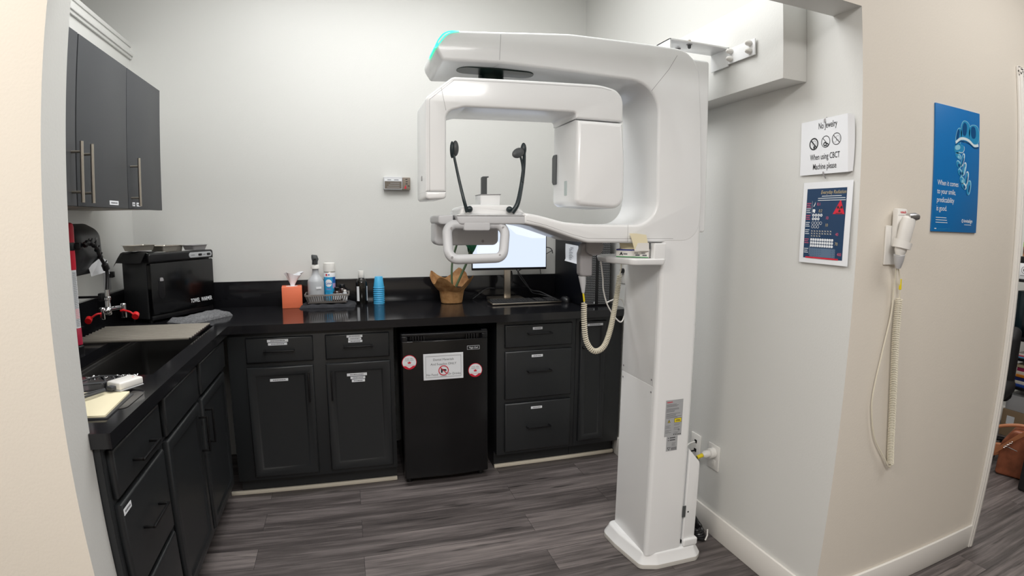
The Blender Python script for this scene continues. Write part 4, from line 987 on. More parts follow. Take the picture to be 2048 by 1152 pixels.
for z in (1.20, 1.13): MB().lathe([(0.014, 0), (0.014, 0.016), (0.011, 0.018)], (0, 0, 0), BLK, 16).build('knob', wp).matrix_basis = Matrix.Translation(Vector((XR - 0.006, 2.775, z)) - Vector((0, 0, 0))) @ Matrix.Rotation(-PI / 2, 4, 'Y')
# detector on the back wall
de = thing('wall_sensor', 'small grey box with a brown label panel mounted on the back wall', 'sensor', (0.285, YB, 1.635))
MB().box(0.206, 0.318, YB - 0.035, YB, 1.599, 1.676, MGREY, 0.004).build('body', de)
MB().box(0.319, 0.366, YB - 0.032, YB, 1.598, 1.673, mat('bronze_grey', '#85796d', 0.5), 0.003).build('sensor_end', de)
Fd = onback(0, YB - 0.0352, 0)
q = MB().rect(Fd, 0.212, 1.605, 0.313, 1.648, mat('brown_label', '#6e655c', 0.4)).rect(Fd, 0.211, 1.650, 0.313, 1.664, PAPER).rect(Fd, 0.228, 1.655, 0.250, 1.659, INKG, 0.0008).rect(Fd, 0.268, 1.655, 0.295, 1.659, INKG, 0.0008)
for k in range(3): q.rect(Fd, 0.225 + 0.01 * k, 1.612 + 0.012 * k, 0.30, 1.6145 + 0.012 * k, SILVL, 0.0008)
q.build('label', de)
q = MB()
for (x, z) in ((0.342, 1.662), (0.344, 1.648), (0.343, 1.635), (0.355, 1.622)): q.rect(onback(0, YB - 0.0325, 0), x - 0.006, z - 0.002, x + 0.006, z + 0.002, INK)
q.poly(onback(0, YB - 0.0325, 0), [(0.328, 1.606), (0.342, 1.606), (0.338, 1.628)], RED).build('warning_marks', de)

# ------------------------------------------------------------------ the dental x-ray machine
xm = thing('xray_machine', 'large white dental x-ray scanner on a floor column in front of the right wall', 'x-ray machine', (1.2, 1.85, 0))
MY0, MY1 = 1.72, 1.995
# foot
fo_ = fillet([(1.050, 2.03), (1.055, 1.90), (1.082, 1.722), (1.15, 1.697), (1.34, 1.694), (1.372, 1.72), (1.385, 1.80), (1.385, 2.03)], [0.05, 0.05, 0.03, 0.05, 0.03, 0.02, 0.02, 0.05], 6)
fb = MB().ext(fo_, 0.001, 0.022, mat('foot_grey_edge', '#cfccc6', 0.4), 0.002, axis='z')
fb.build('foot_edge', xm)
MB().ext(fo_, 0.0221, 0.066, MWHITE, 0.0, 0.012, axis='z', taper=0.018).build('foot', xm)
# column with rounded front corners, seam and side panel
col = fillet([(1.103, 1.993), (1.103, MY0 + 0.001), (1.278, MY0 + 0.001), (1.278, 1.993)], [0.004, 0.016, 0.02, 0.004], 6)
cm = MB().ext(col, 0.058, 1.40, MWHITE, 0.0, axis='z')
cm.build('column', xm)
MB().ext([(1.1025, 1.740), (1.1025, 1.990), (1.104, 1.990), (1.104, 1.740)], 0.07, 0.779, MWHITE, 0.0005, axis='z').ext([(1.1025, 1.740), (1.1025, 1.990), (1.104, 1.990), (1.104, 1.740)], 0.783, 1.30, MWHITE, 0.0005, axis='z').build('side_panel', xm)
for z in (0.755, 0.805):
    for y in (1.752, 1.978): MB().tube([(1.104, y, z), (1.1012, y, z)], 0.004, SEAM, 10).build('screw_cap', xm)
# rear service cover
rc = fillet([(1.281, 0.066), (1.340, 0.066), (1.337, 0.44), (1.281, 0.505)], [0, 0, 0.03, 0], 6)
MB().ext(rc, 1.722, 1.97, MWHITE, 0.006, axis='y').build('service_cover', xm)
MB().ext(rrect(1.281, 0.066, 1.35, 0.10, 0.008), 1.712, 1.985, MWHITE, 0.006, axis='y').build('cover_step', xm)
MB().box(1.268, 1.2825, MY0 - 0.0, MY0 + 0.003, 0.205, 0.255, DGREY).tube([(1.2955, 1.7215, 0.225), (1.2955, 1.7205, 0.225)], 0.0035, BLK, 12).build('key_lock', xm)
# carriage block behind the arm
MB().ext(rrect(1.10, 1.374, 1.302, 2.02, 0.012), MY0 + 0.012, 1.985, MWHITE, 0.008, axis='y').build('carriage', xm)
# C-shaped arm
c_out = [(0.292, 1.915), (0.262, 1.960), (0.300, 2.012), (0.48, 2.025), (0.725, 2.046), (1.05, 2.048), (1.245, 2.046), (1.262, 1.80), (1.274, 1.50), (1.268, 1.337), (0.93, 1.334), (0.80, 1.334),
         (0.73, 1.355), (0.632, 1.387), (0.565, 1.399), (0.565, 1.437), (0.62, 1.428), (0.71, 1.406), (0.80, 1.400), (1.078, 1.400), (1.075, 1.60), (1.074, 1.908), (0.75, 1.917), (0.48, 1.922)]
c_rad = [0.012, 0.06, 0.05, 0.3, 0.3, 0.3, 0.15, 0.3, 0.3, 0.16, 0.3, 0.12, 0.25, 0.3, 0.0, 0.0, 0.12, 0.15, 0.12, 0.09, 0.5, 0.11, 0.6, 0.3]
arm = MB().ext(fillet(c_out, c_rad, 9), MY0, MY1, MWHITE, 0.010, axis='y').build('c_arm', xm)
# seams drawn as fine grooves on the front and underside of the arm
FA = onback(0, MY0 - 0.0002, 0)
sm = MB().line(FA, [(0.482, 2.016), (0.478, 1.932)], 0.0012, SEAM, 0).line(FA, [(1.043, 1.88), (1.115, 1.965), (1.15, 2.02)], 0.0014, SEAM, 0)
edge = [(0.575, 1.411), (0.64, 1.396), (0.74, 1.364), (0.80, 1.350), (0.93, 1.349), (1.15, 1.350)]
sm.line(FA, edge, 0.001, SEAM, 0).line(FA, [(0.958, 1.338), (0.958, 1.40)], 0.001, SEAM, 0)
sm.add([(0.478, MY0 + 0.011, 1.9198), (0.4792, MY0 + 0.011, 1.9198), (0.452, 1.82, 1.9198), (0.4508, 1.82, 1.9198)], [(0, 1, 2, 3)], SEAM)
sm.build('arm_seam', arm)
# green light along the tip and the dark slot below
lt = MB(); pa = [(0.2695, 1.952), (0.2745, 1.968), (0.283, 1.984), (0.296, 2.000), (0.316, 2.0095), (0.345, 2.0125)]
vs = []
for (x, z), wv in zip(curve([(p[0], 0, p[1]) for p in pa], 5), [0] * 0) if False else []: pass
cp_ = [Vector((p[0], 0, p[1])) for p in pa]; cs = curve(cp_, 5); n = len(cs)
outl = c_out
for i, p in enumerate(cs):
    f = math.sin(PI * min(1, max(0, (i + 1) / (n + 1)))) ** 0.6
    t = (cs[min(i + 1, n - 1)] - cs[max(i - 1, 0)]).normalized(); nv = Vector((t.z, 0, -t.x))      # inward
    vs += [p + nv * (0.013 * f - 0.003) + Vector((0, MY0 - 0.0012, 0)), p - nv * 0.0035 + Vector((0, MY0 + 0.004, 0)), p - nv * 0.0035 + Vector((0, 1.86, 0))]
lt.add(vs, [q for i in range(n - 1) for q in ((3 * i, 3 * i + 3, 3 * i + 4, 3 * i + 1), (3 * i + 1, 3 * i + 4, 3 * i + 5, 3 * i + 2))], LED)
lt.build('light_strip', arm)
sl = MB().ext(rrect(0.355, 1.775, 0.625, 1.855, 0.038, 8), 1.917, 1.923, mat('slot_dark_green', '#0a2622', 0.25), axis='z'); sl.v = [v + Vector((0, 0, -0.0015)) for v in sl.v]; sl.build('sensor_slot', arm)
MB().tube([(0.93, 1.79, 1.9175), (0.93, 1.79, 1.913)], 0.004, SEAM, 10).tube([(0.955, 1.79, 1.9175), (0.955, 1.79, 1.913)], 0.004, SEAM, 10).build('arm_screw', arm)
# rotating unit
RY0, RY1 = 1.705, 1.925
MB().lathe([(0.042, 1.868), (0.045, 1.885), (0.045, 1.922)], (0.49, 1.875, 0), mat('slot_dark_green', '#0a2622', 0.25), 32).build('pivot', xm)
r_out = [(0.236, 1.50), (0.236, 1.792), (0.322, 1.863), (0.62, 1.872), (0.835, 1.879), (0.922, 1.862), (0.923, 1.7575), (0.744, 1.7575), (0.744, 1.778), (0.36, 1.770), (0.3015, 1.752), (0.3015, 1.50)]
r_rad = [0, 0.02, 0.03, 0.3, 0.3, 0.075, 0, 0, 0.045, 0.05, 0.03, 0]
gu = MB().ext(fillet(r_out, r_rad, 8), RY0, RY1, MWHITE, 0.008, axis='y').build('rotating_arm', xm)
FG = onback(0, RY0 - 0.0002, 0)
MB().line(FG, [(0.248, 1.50), (0.248, 1.786), (0.326, 1.852), (0.62, 1.861), (0.835, 1.868), (0.875, 1.862)], 0.0009, SEAM, 0).line(FG, [(0.300, 1.755), (0.285, 1.825)], 0.001, SEAM, 0).build('unit_seam', gu)
sp = MB().ext(fillet([(0.236, 1.474), (0.236, 1.4998), (0.3015, 1.4998), (0.3015, 1.478)], [0.012, 0, 0, 0.012], 5), RY0, RY1, MWHITE, 0.008, axis='y').build('sensor_panel', xm)
q = MB().ext(rrect(RY0 + 0.085, 1.540, RY0 + 0.11, 1.556, 0.003), 0.2352, 0.2362, MMID, axis='x').build('panel_mark', sp)
# x-ray source housing with rounded base
s_out = [(0.746, 1.754), (0.922, 1.754), (0.932, 1.62), (0.932, 1.452), (0.762, 1.462), (0.744, 1.475)]
sh = MB().ext(fillet(s_out, [0.0, 0.0, 0.2, 0.045, 0.02, 0.02], 8), RY0 - 0.004, RY1, MWHITE, 0.016, axis='y').build('source_housing', xm)
MB().ext(fillet([(RY1 - 0.045, 1.545), (RY1 - 0.015, 1.545), (RY1 - 0.005, 1.555), (RY1 - 0.005, 1.645), (RY1 - 0.015, 1.655), (RY1 - 0.045, 1.655)], 0.003, 3), 0.741, 0.745, DGREY, axis='x').build('beam_window', sh)
MB().ext(rrect(RY0 + 0.075, 1.50, RY0 + 0.098, 1.552, 0.004), 0.7428, 0.7445, mat('pale_green_window', '#b9c4c4', 0.25), axis='x').build('indicator_window', sh)
# chin support
ch_ = fillet([(0.335, 1.404), (0.335, 1.428), (0.365, 1.452), (0.395, 1.464), (0.53, 1.464), (0.565, 1.448), (0.590, 1.428), (0.580, 1.400), (0.56, 1.3965)], [0.004, 0.004, 0.01, 0.03, 0.03, 0.03, 0.02, 0.004, 0.01], 5)
cs_ = MB().ext(fillet([(0.352, 1.4275), (0.358, 1.452), (0.395, 1.462), (0.535, 1.462), (0.566, 1.446), (0.583, 1.4275)], [0, 0.02, 0.03, 0.03, 0.03, 0], 6), 1.742, 1.93, MWHITE, 0.009, axis='y').build('chin_support', xm)
MB().ext(fillet([(0.335, 1.4250), (0.592, 1.4260), (0.575, 1.3975), (0.347, 1.3965)], [0, 0, 0.012, 0.01], 4), 1.722, 1.95, MGREY, 0.006, axis='y').build('support_base', xm)
MB().ext([(0.337, 1.4250), (0.592, 1.4262), (0.592, 1.4285), (0.337, 1.4275)], 1.7205, 1.95, MWHITE, 0.001, axis='y').build('support_rim', cs_)
MB().ext(fillet([(0.282, 1.396), (0.282, 1.426), (0.333, 1.428), (0.333, 1.396)], [0.012, 0.008, 0, 0], 4), 1.75, 1.94, MGREY, 0.006, axis='y').build('control_block', xm)
pn = MB().ext(rrect(0.284, 1.323, 0.513, 1.41, 0.020, 6), 1.845, 1.935, MGREY, 0.010, axis='y').build('control_panel', xm)
MB().tube([(0.455, 1.846, 1.337), (0.455, 1.8445, 1.337)], 0.005, MMID, 12).build('panel_screw', pn)
cr = MB().ext(fillet([(0.436, 1.455), (0.434, 1.499), (0.507, 1.501), (0.505, 1.455)], [0.0, 0.006, 0.006, 0.0], 4), 1.80, 1.875, MWHITE, 0.004, axis='y').build('chin_rest', xm)
MB().ext([(0.4335, 1.4965), (0.5075, 1.4985), (0.5075, 1.5005), (0.4335, 1.4985)], 1.797, 1.878, SEAM, 0.0008, axis='y').build('rest_edge', cr)
MB().ext(fillet([(0.450, 1.500), (0.450, 1.563), (0.475, 1.564), (0.475, 1.560), (0.469, 1.559), (0.469, 1.500)], [0, 0.006, 0.001, 0.001, 0.003, 0], 4), 1.842, 1.858, DGREY, 0.001, axis='y').build('bite_rod', cr)
# temple rests
def trest(side):
    Y = 1.728
    if side < 0: pts = [(0.374, Y, 1.436), (0.362, Y, 1.478), (0.350, Y + 0.02, 1.545), (0.336, Y + 0.03, 1.62), (0.334, Y + 0.03, 1.645)]; r = 0.0046
    else: pts = [(0.526, Y, 1.436), (0.545, Y, 1.466), (0.564, Y + 0.02, 1.525), (0.575, Y + 0.03, 1.585), (0.577, Y + 0.03, 1.635), (0.575, Y + 0.03, 1.655)]; r = 0.0066
    cc = curve(pts, 7); n = len(cc); e = pts[-1]
    a = MB().tube(cc, [r * (1.35 - 0.6 * i / n) for i in range(n)], TEALB, 10).build('temple_rest', xm)
    b0 = pts[0]; s_ = 1 if side < 0 else -1
    MB().sphere((b0[0] + s_ * 0.008, Y + 0.004, b0[2] + 0.010), 0.011, 0.012, 0.011, TEALB).build('joint', a)
    if side > 0:
        MB().tube(curve([(0.568, Y + 0.015, 1.54), (0.568, Y + 0.02, 1.59), (0.562, Y + 0.02, 1.62), (0.556, Y + 0.02, 1.632)], 6), 0.0040, TEALB, 8).build('pad_fork', a)
        MB(frame((0.553, Y + 0.02, 1.637), (0.85, 0.3, 0.42), (-0.42, 0, 0.85))).sphere((0, 0, 0), 0.027, 0.0165, 0.009, DGREY).build('pad', a)
        MB().sphere((0.575, Y + 0.032, 1.652), 0.010, 0.012, 0.022, TEALB).build('pad_back', a)
    else:
        MB(frame((e[0] + 0.004, e[1], e[2]), (0.3, 0.95, 0), (0, 0, 1))).sphere((0.004, 0, 0.002), 0.016, 0.026, 0.011, DGREY).build('pad', a)
        MB(frame((e[0] - 0.004, e[1], e[2]), (0.3, 0.95, 0), (0, 0, 1))).sphere((-0.006, -0.006, 0.0), 0.010, 0.028, 0.007, TEALB).build('pad_back', a)
trest(-1); trest(1)
# grab handle, leaning towards the viewer
hp = fillet([(0.304, 1.396), (0.505, 1.396), (0.484, 1.287), (0.304, 1.284)], [0.030, 0.030, 0.030, 0.030], 6)
hy = lambda z: 1.745 - (1.402 - z) * 0.38
hnd = MB().tube([(p.x + 0.004, hy(p.y), p.y) for p in hp], 0.0158, MGREY, 16, closed=True).build('grab_handle', xm)
MB().ext(rrect(0.362, 1.376, 0.450, 1.4045, 0.007), 1.722, 1.765, MGREY, 0.004, axis='y').build('handle_mount', hnd)
for (x, z) in ((0.321, 1.384), (0.494, 1.386), (0.316, 1.292), (0.474, 1.296)): MB().tube([(x, hy(z) - 0.0142, z), (x, hy(z) - 0.0168, z)], 0.004, MMID, 12).build('screw_cap', hnd)
# accessory tray on the column
ty = thing('accessory_tray', 'white accessory tray bracketed to the scanner column under the arm', 'tray', (1.0, 1.85, 1.25))
MB().ext(fillet([(0.985, 1.980), (0.935, 1.915), (0.932, 1.83), (0.968, 1.695), (1.101, 1.690), (1.101, 1.980)], [0.02, 0.02, 0.02, 0.03, 0.012, 0.01], 5), 1.255, 1.279, MWHITE, 0.006, axis='z', taper=-0.004).build('shelf', ty)
MB().ext(fillet([(1.052, 1.262), (1.101, 1.262), (1.101, 1.334), (1.052, 1.334)], [0, 0.02, 0, 0], 4), 1.690, 1.718, MWHITE, 0.004, axis='y').build('bracket', ty)
# carton on the tray
bxm = thing('opened_carton', 'opened white carton with blue and green stripes on the accessory tray', 'box', (0.98, 1.78, 1.28))
Mc = Matrix.Translation((0.948, 1.785, 1.2805)) @ Matrix.Rotation(-0.74, 4, 'Z')
cw, cdp, chh = 0.120, 0.088, 0.030
cb_ = MB(Mc)
for (a, b_, c_, d_) in ((0, cw, 0, 0.002), (0, cw, cdp - 0.002, cdp), (0, 0.002, 0.002, cdp - 0.002), (cw - 0.002, cw, 0.002, cdp - 0.002)): cb_.box(a, b_, c_, d_, 0, chh, WPLAST)
cb_.box(0.002, cw - 0.002, 0.002, cdp - 0.002, 0, 0.002, WPLAST); cb_.build('tray_box', bxm)
Fq = Mc @ frame((0, 0, 0), (1, 0, 0), (0, 0, 1))
pr = MB().rect(Fq, 0, chh - 0.006, cw * 0.5, chh - 0.001, mat('blue_stripe', '#27348c', 0.5)).rect(Fq, cw * 0.5, chh - 0.005, cw, chh, mat('blue_stripe', '#27348c')).rect(Fq, 0, 0.0005, cw, 0.003, mat('green_stripe', '#3aa05a', 0.5)).poly(Fq, [(0.012, 0.007), (0.019, 0.020), (0.026, 0.007), (0.021, 0.007), (0.019, 0.011), (0.016, 0.007)], INK, 0.0008)
pr.rect(Fq, 0.027, 0.009, 0.042, 0.014, INKG, 0.0006)
for x0 in (0.072, 0.098): pr.rect(Fq, x0, 0.006, x0 + 0.016, 0.0115, INKG, 0.0006).rect(Fq, x0 - 0.004, 0.015, x0 + 0.010, 0.0175, INKG, 0.0006)
pr.build('printing', bxm)
def card(pts, m, nm):
    n = len(pts); b_ = MB(); b_.add([tuple(p) for p in pts] + [(p[0], p[1] + 0.0008, p[2]) for p in pts], [tuple(range(n)), tuple(range(2 * n - 1, n - 1, -1))] + [(k, (k + 1) % n, n + (k + 1) % n, n + k) for k in range(n)], m); return b_.build(nm, bxm, sharp=20)
card([(0.962, 1.772, 1.310), (1.012, 1.725, 1.310), (1.010, 1.752, 1.3315), (0.962, 1.790, 1.3315)], CREAMPAD, 'inner_flap')
card([(0.978, 1.7035, 1.306), (1.036, 1.7000, 1.306), (1.034, 1.6990, 1.335), (0.990, 1.7015, 1.335)], WPLAST, 'front_flap')
card([(0.984, 1.7125, 1.306), (1.043, 1.709, 1.306), (1.026, 1.706, 1.364), (0.985, 1.706, 1.3685), (0.957, 1.706, 1.369), (0.969, 1.708, 1.345)], CREAMPAD, 'lid_flap')
# type plates on the column front
FL = onback(0, MY0 + 0.0008, 0)
lp = MB(); lp.M = Matrix()
X0, X1, Z0, Z1 = 1.153, 1.232, 0.575, 0.725
lp.rect(FL, X0, Z0, X1, Z1, SILVL, 0.0006).rect(FL, X0 + 0.012, Z0 - 0.062, X1 - 0.016, Z0, SILVL, 0.0006)
lp.text(FL, 'vatech', X0 + 0.004, Z1 - 0.011, 0.010, RED, z=0.001, bold=0.02)
random.seed(3)
for k in range(14):
    z_ = Z1 - 0.019 - k * 0.0042
    if k in (3, 8): continue
    lp.rect(FL, X0 + 0.004, z_, X0 + random.uniform(0.04, 0.074), z_ + 0.0015, INKG, 0.001)
lp.rect(FL, X0 + 0.0425, Z0 + 0.0555, X0 + 0.0755, Z0 + 0.0735, INK, 0.001).rect(FL, X0 + 0.0437, Z0 + 0.0567, X0 + 0.0743, Z0 + 0.0723, YELL, 0.0013)
lp.rect(FL, X0 + 0.05, Z0 + 0.065, X0 + 0.068, Z0 + 0.067, INK, 0.0016).rect(FL, X0 + 0.048, Z0 + 0.0615, X0 + 0.070, Z0 + 0.0635, INK, 0.0016)
lp.poly(FL, [(X0 + 0.012, Z0 + 0.0575), (X0 + 0.025, Z0 + 0.0575), (X0 + 0.0185, Z0 + 0.071)], INK, 0.001).poly(FL, [(X0 + 0.0142, Z0 + 0.0587), (X0 + 0.0228, Z0 + 0.0587), (X0 + 0.0185, Z0 + 0.0678)], YELL, 0.0013).disc(FL, X0 + 0.0185, Z0 + 0.0618, 0.0018, INK, 0.0016, n=10)
for k in range(9):
    for (a, e) in ((0.004, 0.034), (0.042, 0.072)):
        if (k * 5 + int(a * 1000)) % 4: lp.rect(FL, X0 + a, Z0 + 0.049 - k * 0.0048, X0 + a + random.uniform(0.016, 0.030), Z0 + 0.0502 - k * 0.0048, INKG, 0.001)
for k in range(5): lp.disc(FL, X0 + 0.044 + k * 0.0075, Z0 + 0.006, 0.0024, INK, 0.001, n=10)
lp.ring(FL, X0 + 0.066, Z0 + 0.024, 0.0022, 0.0036, INK, 0.001, n=12)
for k in range(2): lp.rect(FL, X0 + 0.018, Z0 - 0.0085 - k * 0.0095, X0 + 0.023, Z0 - 0.0055 - k * 0.0095, INK, 0.001).rect(FL, X0 + 0.0265, Z0 - 0.0085 - k * 0.0095, X0 + 0.052, Z0 - 0.0050 - k * 0.0095, INK, 0.001)
lp.poly(FL, [(X0 + 0.016, Z0 - 0.046), (X0 + 0.033, Z0 - 0.046), (X0 + 0.0245, Z0 - 0.060)], INK, 0.001).poly(FL, [(X0 + 0.019, Z0 - 0.0475), (X0 + 0.030, Z0 - 0.0475), (X0 + 0.0245, Z0 - 0.0565)], SILVL, 0.0013)
lp.rect(FL, X0 + 0.036, Z0 - 0.059, X0 + 0.060, Z0 - 0.047, INKG, 0.001)
for k in range(3): lp.rect(FL, X0 + 0.037, Z0 - 0.030 - k * 0.0052, X0 + 0.055 - 0.004 * (k % 2), Z0 - 0.0285 - k * 0.0052, INKG, 0.001); lp.rect(FL, X0 + 0.038, Z0 - 0.0575 + k * 0.004, X0 + 0.058, Z0 - 0.0563 + k * 0.004, SILVL, 0.0014)
lo_ = lp.build('type_plate', xm); lo_['label'] = 'silver type plate with a yellow laser warning'
# wall bracket of the machine with bolts and white caps
br_ = MB().box(1.14, 1.412, 1.755, 1.862, 2.088, 2.094, MWHITE, 0.001).box(1.14, 1.146, 1.755, 1.862, 2.02, 2.094, MWHITE, 0.001)
br_.box(1.405, 1.4115, 1.755, 1.862, 2.02, 2.094, MWHITE, 0.001).box(1.405, 1.4115, 1.604, 1.7551, 2.026, 2.086, MWHITE, 0.002)
wb = br_.build('wall_bracket', xm)
for (y, z) in ((1.735, 2.072), (1.735, 2.043), (1.628, 2.073), (1.628, 2.044)): MB().tube([(1.405, y, z), (1.400, y, z), (1.388, y, z), (1.381, y, z)], [0.011, 0.0115, 0.009, 0.003], WPLAST, 14).build('bolt_cap', wb)
for (x, y) in ((1.24, 1.775), (1.23, 1.835)): MB().lathe([(0.011, 2.0855), (0.011, 2.088)], (x, y, 0), MMID, 14).lathe([(0.004, 2.072), (0.0065, 2.076), (0.0065, 2.0854)], (x, y, 0), DGREY, 12).lathe([(0.006, 2.0945), (0.006, 2.103), (0.003, 2.105)], (x, y, 0), STEEL, 12).build('bolt', wb)
# painted block on the right wall that carries the bracket
bl = MB().box(1.418, XR - 0.0005, 1.475, 2.62, 1.912, 2.235, WALL, 0.003)
tag(bl.build('mounting_block'), 'white painted block boxed out from the right wall above the scanner', 'wall block')
# hand switch hanging under the arm
hs_ = thing('exposure_switch', 'grey handheld exposure switch on a coiled ivory cord under the scanner arm', 'hand switch', (0.85, 1.85, 1.2))
MB().ext(fillet([(0.822, 1.205), (0.820, 1.29), (0.834, 1.330), (0.872, 1.330), (0.872, 1.205)], [0.014, 0.02, 0.02, 0.012, 0.010], 5), 1.825, 1.865, MMID, 0.008, axis='y').build('grip', hs_)
MB().ext(fillet([(0.850, 1.290), (0.868, 1.283), (0.900, 1.286), (0.912, 1.318), (0.904, 1.3332), (0.842, 1.3332), (0.838, 1.30)], [0.008, 0.006, 0.02, 0.01, 0.0, 0.0, 0.01], 4), 1.812, 1.8245, MMID, 0.004, axis='y').box(0.846, 0.906, 1.8246, 1.885, 1.312, 1.3332, MMID, 0.004).build('holder', hs_)
MB().tube([(0.838, 1.845, 1.206), (0.842, 1.845, 1.175), (0.844, 1.845, 1.142)], [0.0145, 0.011, 0.0055], MGREY, 14).build('strain_relief', hs_)
cd_ = MB().tube(curve([(0.844, 1.845, 1.142), (0.848, 1.845, 1.12), (0.850, 1.845, 1.10)], 5), 0.0028, IVORY, 8)
cd_.tube(coil([(0.849, 1.845, 1.102), (0.851, 1.845, 1.03), (0.862, 1.845, 0.955), (0.895, 1.845, 0.913), (0.943, 1.86, 0.921), (0.990, 1.90, 0.972), (1.034, 1.95, 1.051), (1.075, 2.00, 1.139), (1.086, 2.01, 1.187)], 0.0090, 74, 10), 0.0028, IVORY, 6)
cd_.tube(curve([(1.086, 2.01, 1.187), (1.092, 2.01, 1.215), (1.088, 2.01, 1.27), (1.08, 2.005, 1.34)], 6), 0.0028, IVORY, 8)
cd_.build('coiled_cord', hs_)
MB().tube([(0.8445, 1.845, 1.139), (0.847, 1.845, 1.124), (0.8495, 1.845, 1.108)], 0.0036, YELL, 8).build('cord_tag', hs_)
wc = MB().tube(curve([(0.897, 1.86, 1.322), (0.955, 1.955, 1.316), (0.990, 2.00, 1.254), (1.002, 2.00, 1.181), (1.007, 2.00, 1.128), (1.028, 2.00, 1.064), (1.070, 2.00, 1.005), (1.097, 2.00, 0.990), (1.114, 2.004, 1.030), (1.104, 2.01, 1.078), (1.073, 2.01, 1.087), (1.035, 2.02, 1.072)], 8), 0.003, WPLAST, 8)
wc.build('thin_cable', hs_)
# loose cable bundle behind the foot, outlets and plug
ob = MB(); random.seed(8)
for k in range(5): ob.tube(curve([(1.44, 2.02, 0.012 + 0.010 * k), (1.47, 1.93, 0.022 + 0.012 * k), (1.475 - 0.006 * k, 1.845, 0.02 + 0.013 * k), (1.455, 1.80 + 0.008 * k, 0.016 + 0.010 * k), (1.425, 1.83, 0.014 + 0.009 * k), (1.41, 1.93, 0.018 + 0.009 * k)], 8), 0.0075, BLK, 8)
ob.tube([(1.449, 1.785, 0.02), (1.462, 1.79, 0.038), (1.468, 1.80, 0.062)], 0.0035, WPLAST, 6)
tag(ob.build('cable_bundle'), 'coiled black power cables on the floor behind the scanner foot', 'cable')
for (nm, lab, y0, y1) in (('data_outlet', 'white data outlet plate with a thin cable low on the right wall behind the column', 1.975, 2.048), ('power_outlet', 'white power outlet with a white plug low on the right wall right of the column', 1.836, 1.915)):
    t = thing(nm, lab, 'outlet', (XR, (y0 + y1) / 2, 0.37))
    MB().box(XR - 0.006, XR, y0, y1, 0.312, 0.428, WPLAST, 0.003).build('cover_plate', t)
    if nm == 'data_outlet':
        q = MB()
        for z in (0.392, 0.348): q = MB().box(XR - 0.0075, XR - 0.005, 2.000, 2.018, z - 0.008, z + 0.008, BLK, 0.001); q.build('jack', t)
        MB().tube(curve([(XR - 0.008, 2.01, 0.39), (XR - 0.04, 2.02, 0.375), (XR - 0.09, 2.0, 0.33), (XR - 0.13, 1.99, 0.26)], 6), 0.0025, WPLAST, 6).build('white_cable', t)
        MB().tube(curve([(XR - 0.008, 2.01, 0.346), (XR - 0.05, 2.005, 0.335), (XR - 0.12, 1.99, 0.25)], 6), 0.004, BLK, 6).build('black_cable', t)
    else:
        for z in (0.40, 0.345): MB().box(XR - 0.0075, XR - 0.0055, 1.858, 1.893, z - 0.014, z + 0.014, WPLAST, 0.0008).build('socket', t)
        MB().tube([(XR - 0.008, 1.872, 0.392), (XR - 0.034, 1.872, 0.392), (XR - 0.036, 1.872, 0.392), (XR - 0.056, 1.872, 0.391), (XR - 0.068, 1.872, 0.389)], [0.023, 0.023, 0.015, 0.017, 0.010], WPLAST, 16).build('plug', t)
        MB().tube([(XR - 0.068, 1.872, 0.389), (XR - 0.095, 1.873, 0.382)], [0.009, 0.008], YELL, 10).build('cord_tag', t)
        MB().tube(curve([(XR - 0.095, 1.873, 0.382), (XR - 0.13, 1.885, 0.36), (XR - 0.17, 1.92, 0.28), (XR - 0.165, 1.95, 0.10)], 7), 0.0055, BLK, 8).build('cord', t)

# ------------------------------------------------------------------ signs on the right wall
y1, y0 = 1.490, 1.275       # near edge is y0
def bowed(F, w, h, m, depth, n=16):
    """paper held at top and bottom centre with its right edge lifting off the wall"""
    b = MB(); vs = []
    for i in range(n + 1):
        for j in range(n + 1):
            s_ = i / n; t = j / n; vs.append(F @ Vector((-w / 2 + w * s_, -h / 2 + h * t, 0.002 + depth(s_, t))))
    b.add(vs, [(i * (n + 1) + j, (i + 1) * (n + 1) + j, (i + 1) * (n + 1) + j + 1, i * (n + 1) + j + 1) for i in range(n) for j in range(n)], m)
    return b
F1 = onright(XR, 1.3835, 1.6765)
d1 = lambda s_, t: 0.020 * max(0, s_ - 0.1) ** 1.0 * (0.5 + 0.5 * t) + 0.004
sg = thing('jewelry_sign', 'white no jewelry notice with three crossed-out circles on the right wall', 'sign', (XR, 1.3835, 1.6765))
PB = bowed(F1, 0.213, 0.186, PAPER, d1)
fold = [F1 @ Vector((0.1065, -0.093 + 0.186 * k / 8, 0.002 + d1(1, k / 8))) for k in range(9)] + [F1 @ Vector((0.1165 + 0.004 * math.sin(PI * k / 8), -0.090 + 0.180 * k / 8, 0.004)) for k in range(9)]
PB.add(fold, [(k, k + 1, k + 10, k + 9) for k in range(8)], PAPER); PB.build('sheet', sg, sharp=60)
pr = MB(); z = 0.0
pr.text(F1, 'No Jewelry', 0.018, 0.060, 0.030, INK, 'CENTER', 0.62, z, 0.006)
pr.text(F1, 'When using CBCT', 0.006, -0.043, 0.028, INK, 'CENTER', 0.62, z, 0.006); pr.text(F1, 'Machine please', 0.006, -0.076, 0.028, INK, 'CENTER', 0.62, z, 0.006)
for (x, y, w, r) in ((-0.045, 0.012, 0.0045, 0.021), (0.010, 0.014, 0.0022, 0.020), (0.058, 0.018, 0.0022, 0.020)):
    pr.ring(F1, x, y, r - w, r, INK, z); pr.line(F1, [(x - r * 0.7, y + r * 0.7), (x + r * 0.7, y - r * 0.7)], w, INK, z + 0.0002)
pr.ring(F1, -0.043, 0.014, 0.0085, 0.0096, INKG, z); pr.disc(F1, -0.043, 0.0, 0.0045, INK, z, n=10)
pr.ring(F1, 0.007, 0.006, 0.0035, 0.0075, INK, z); pr.ring(F1, 0.017, 0.003, 0.003, 0.006, INK, z)
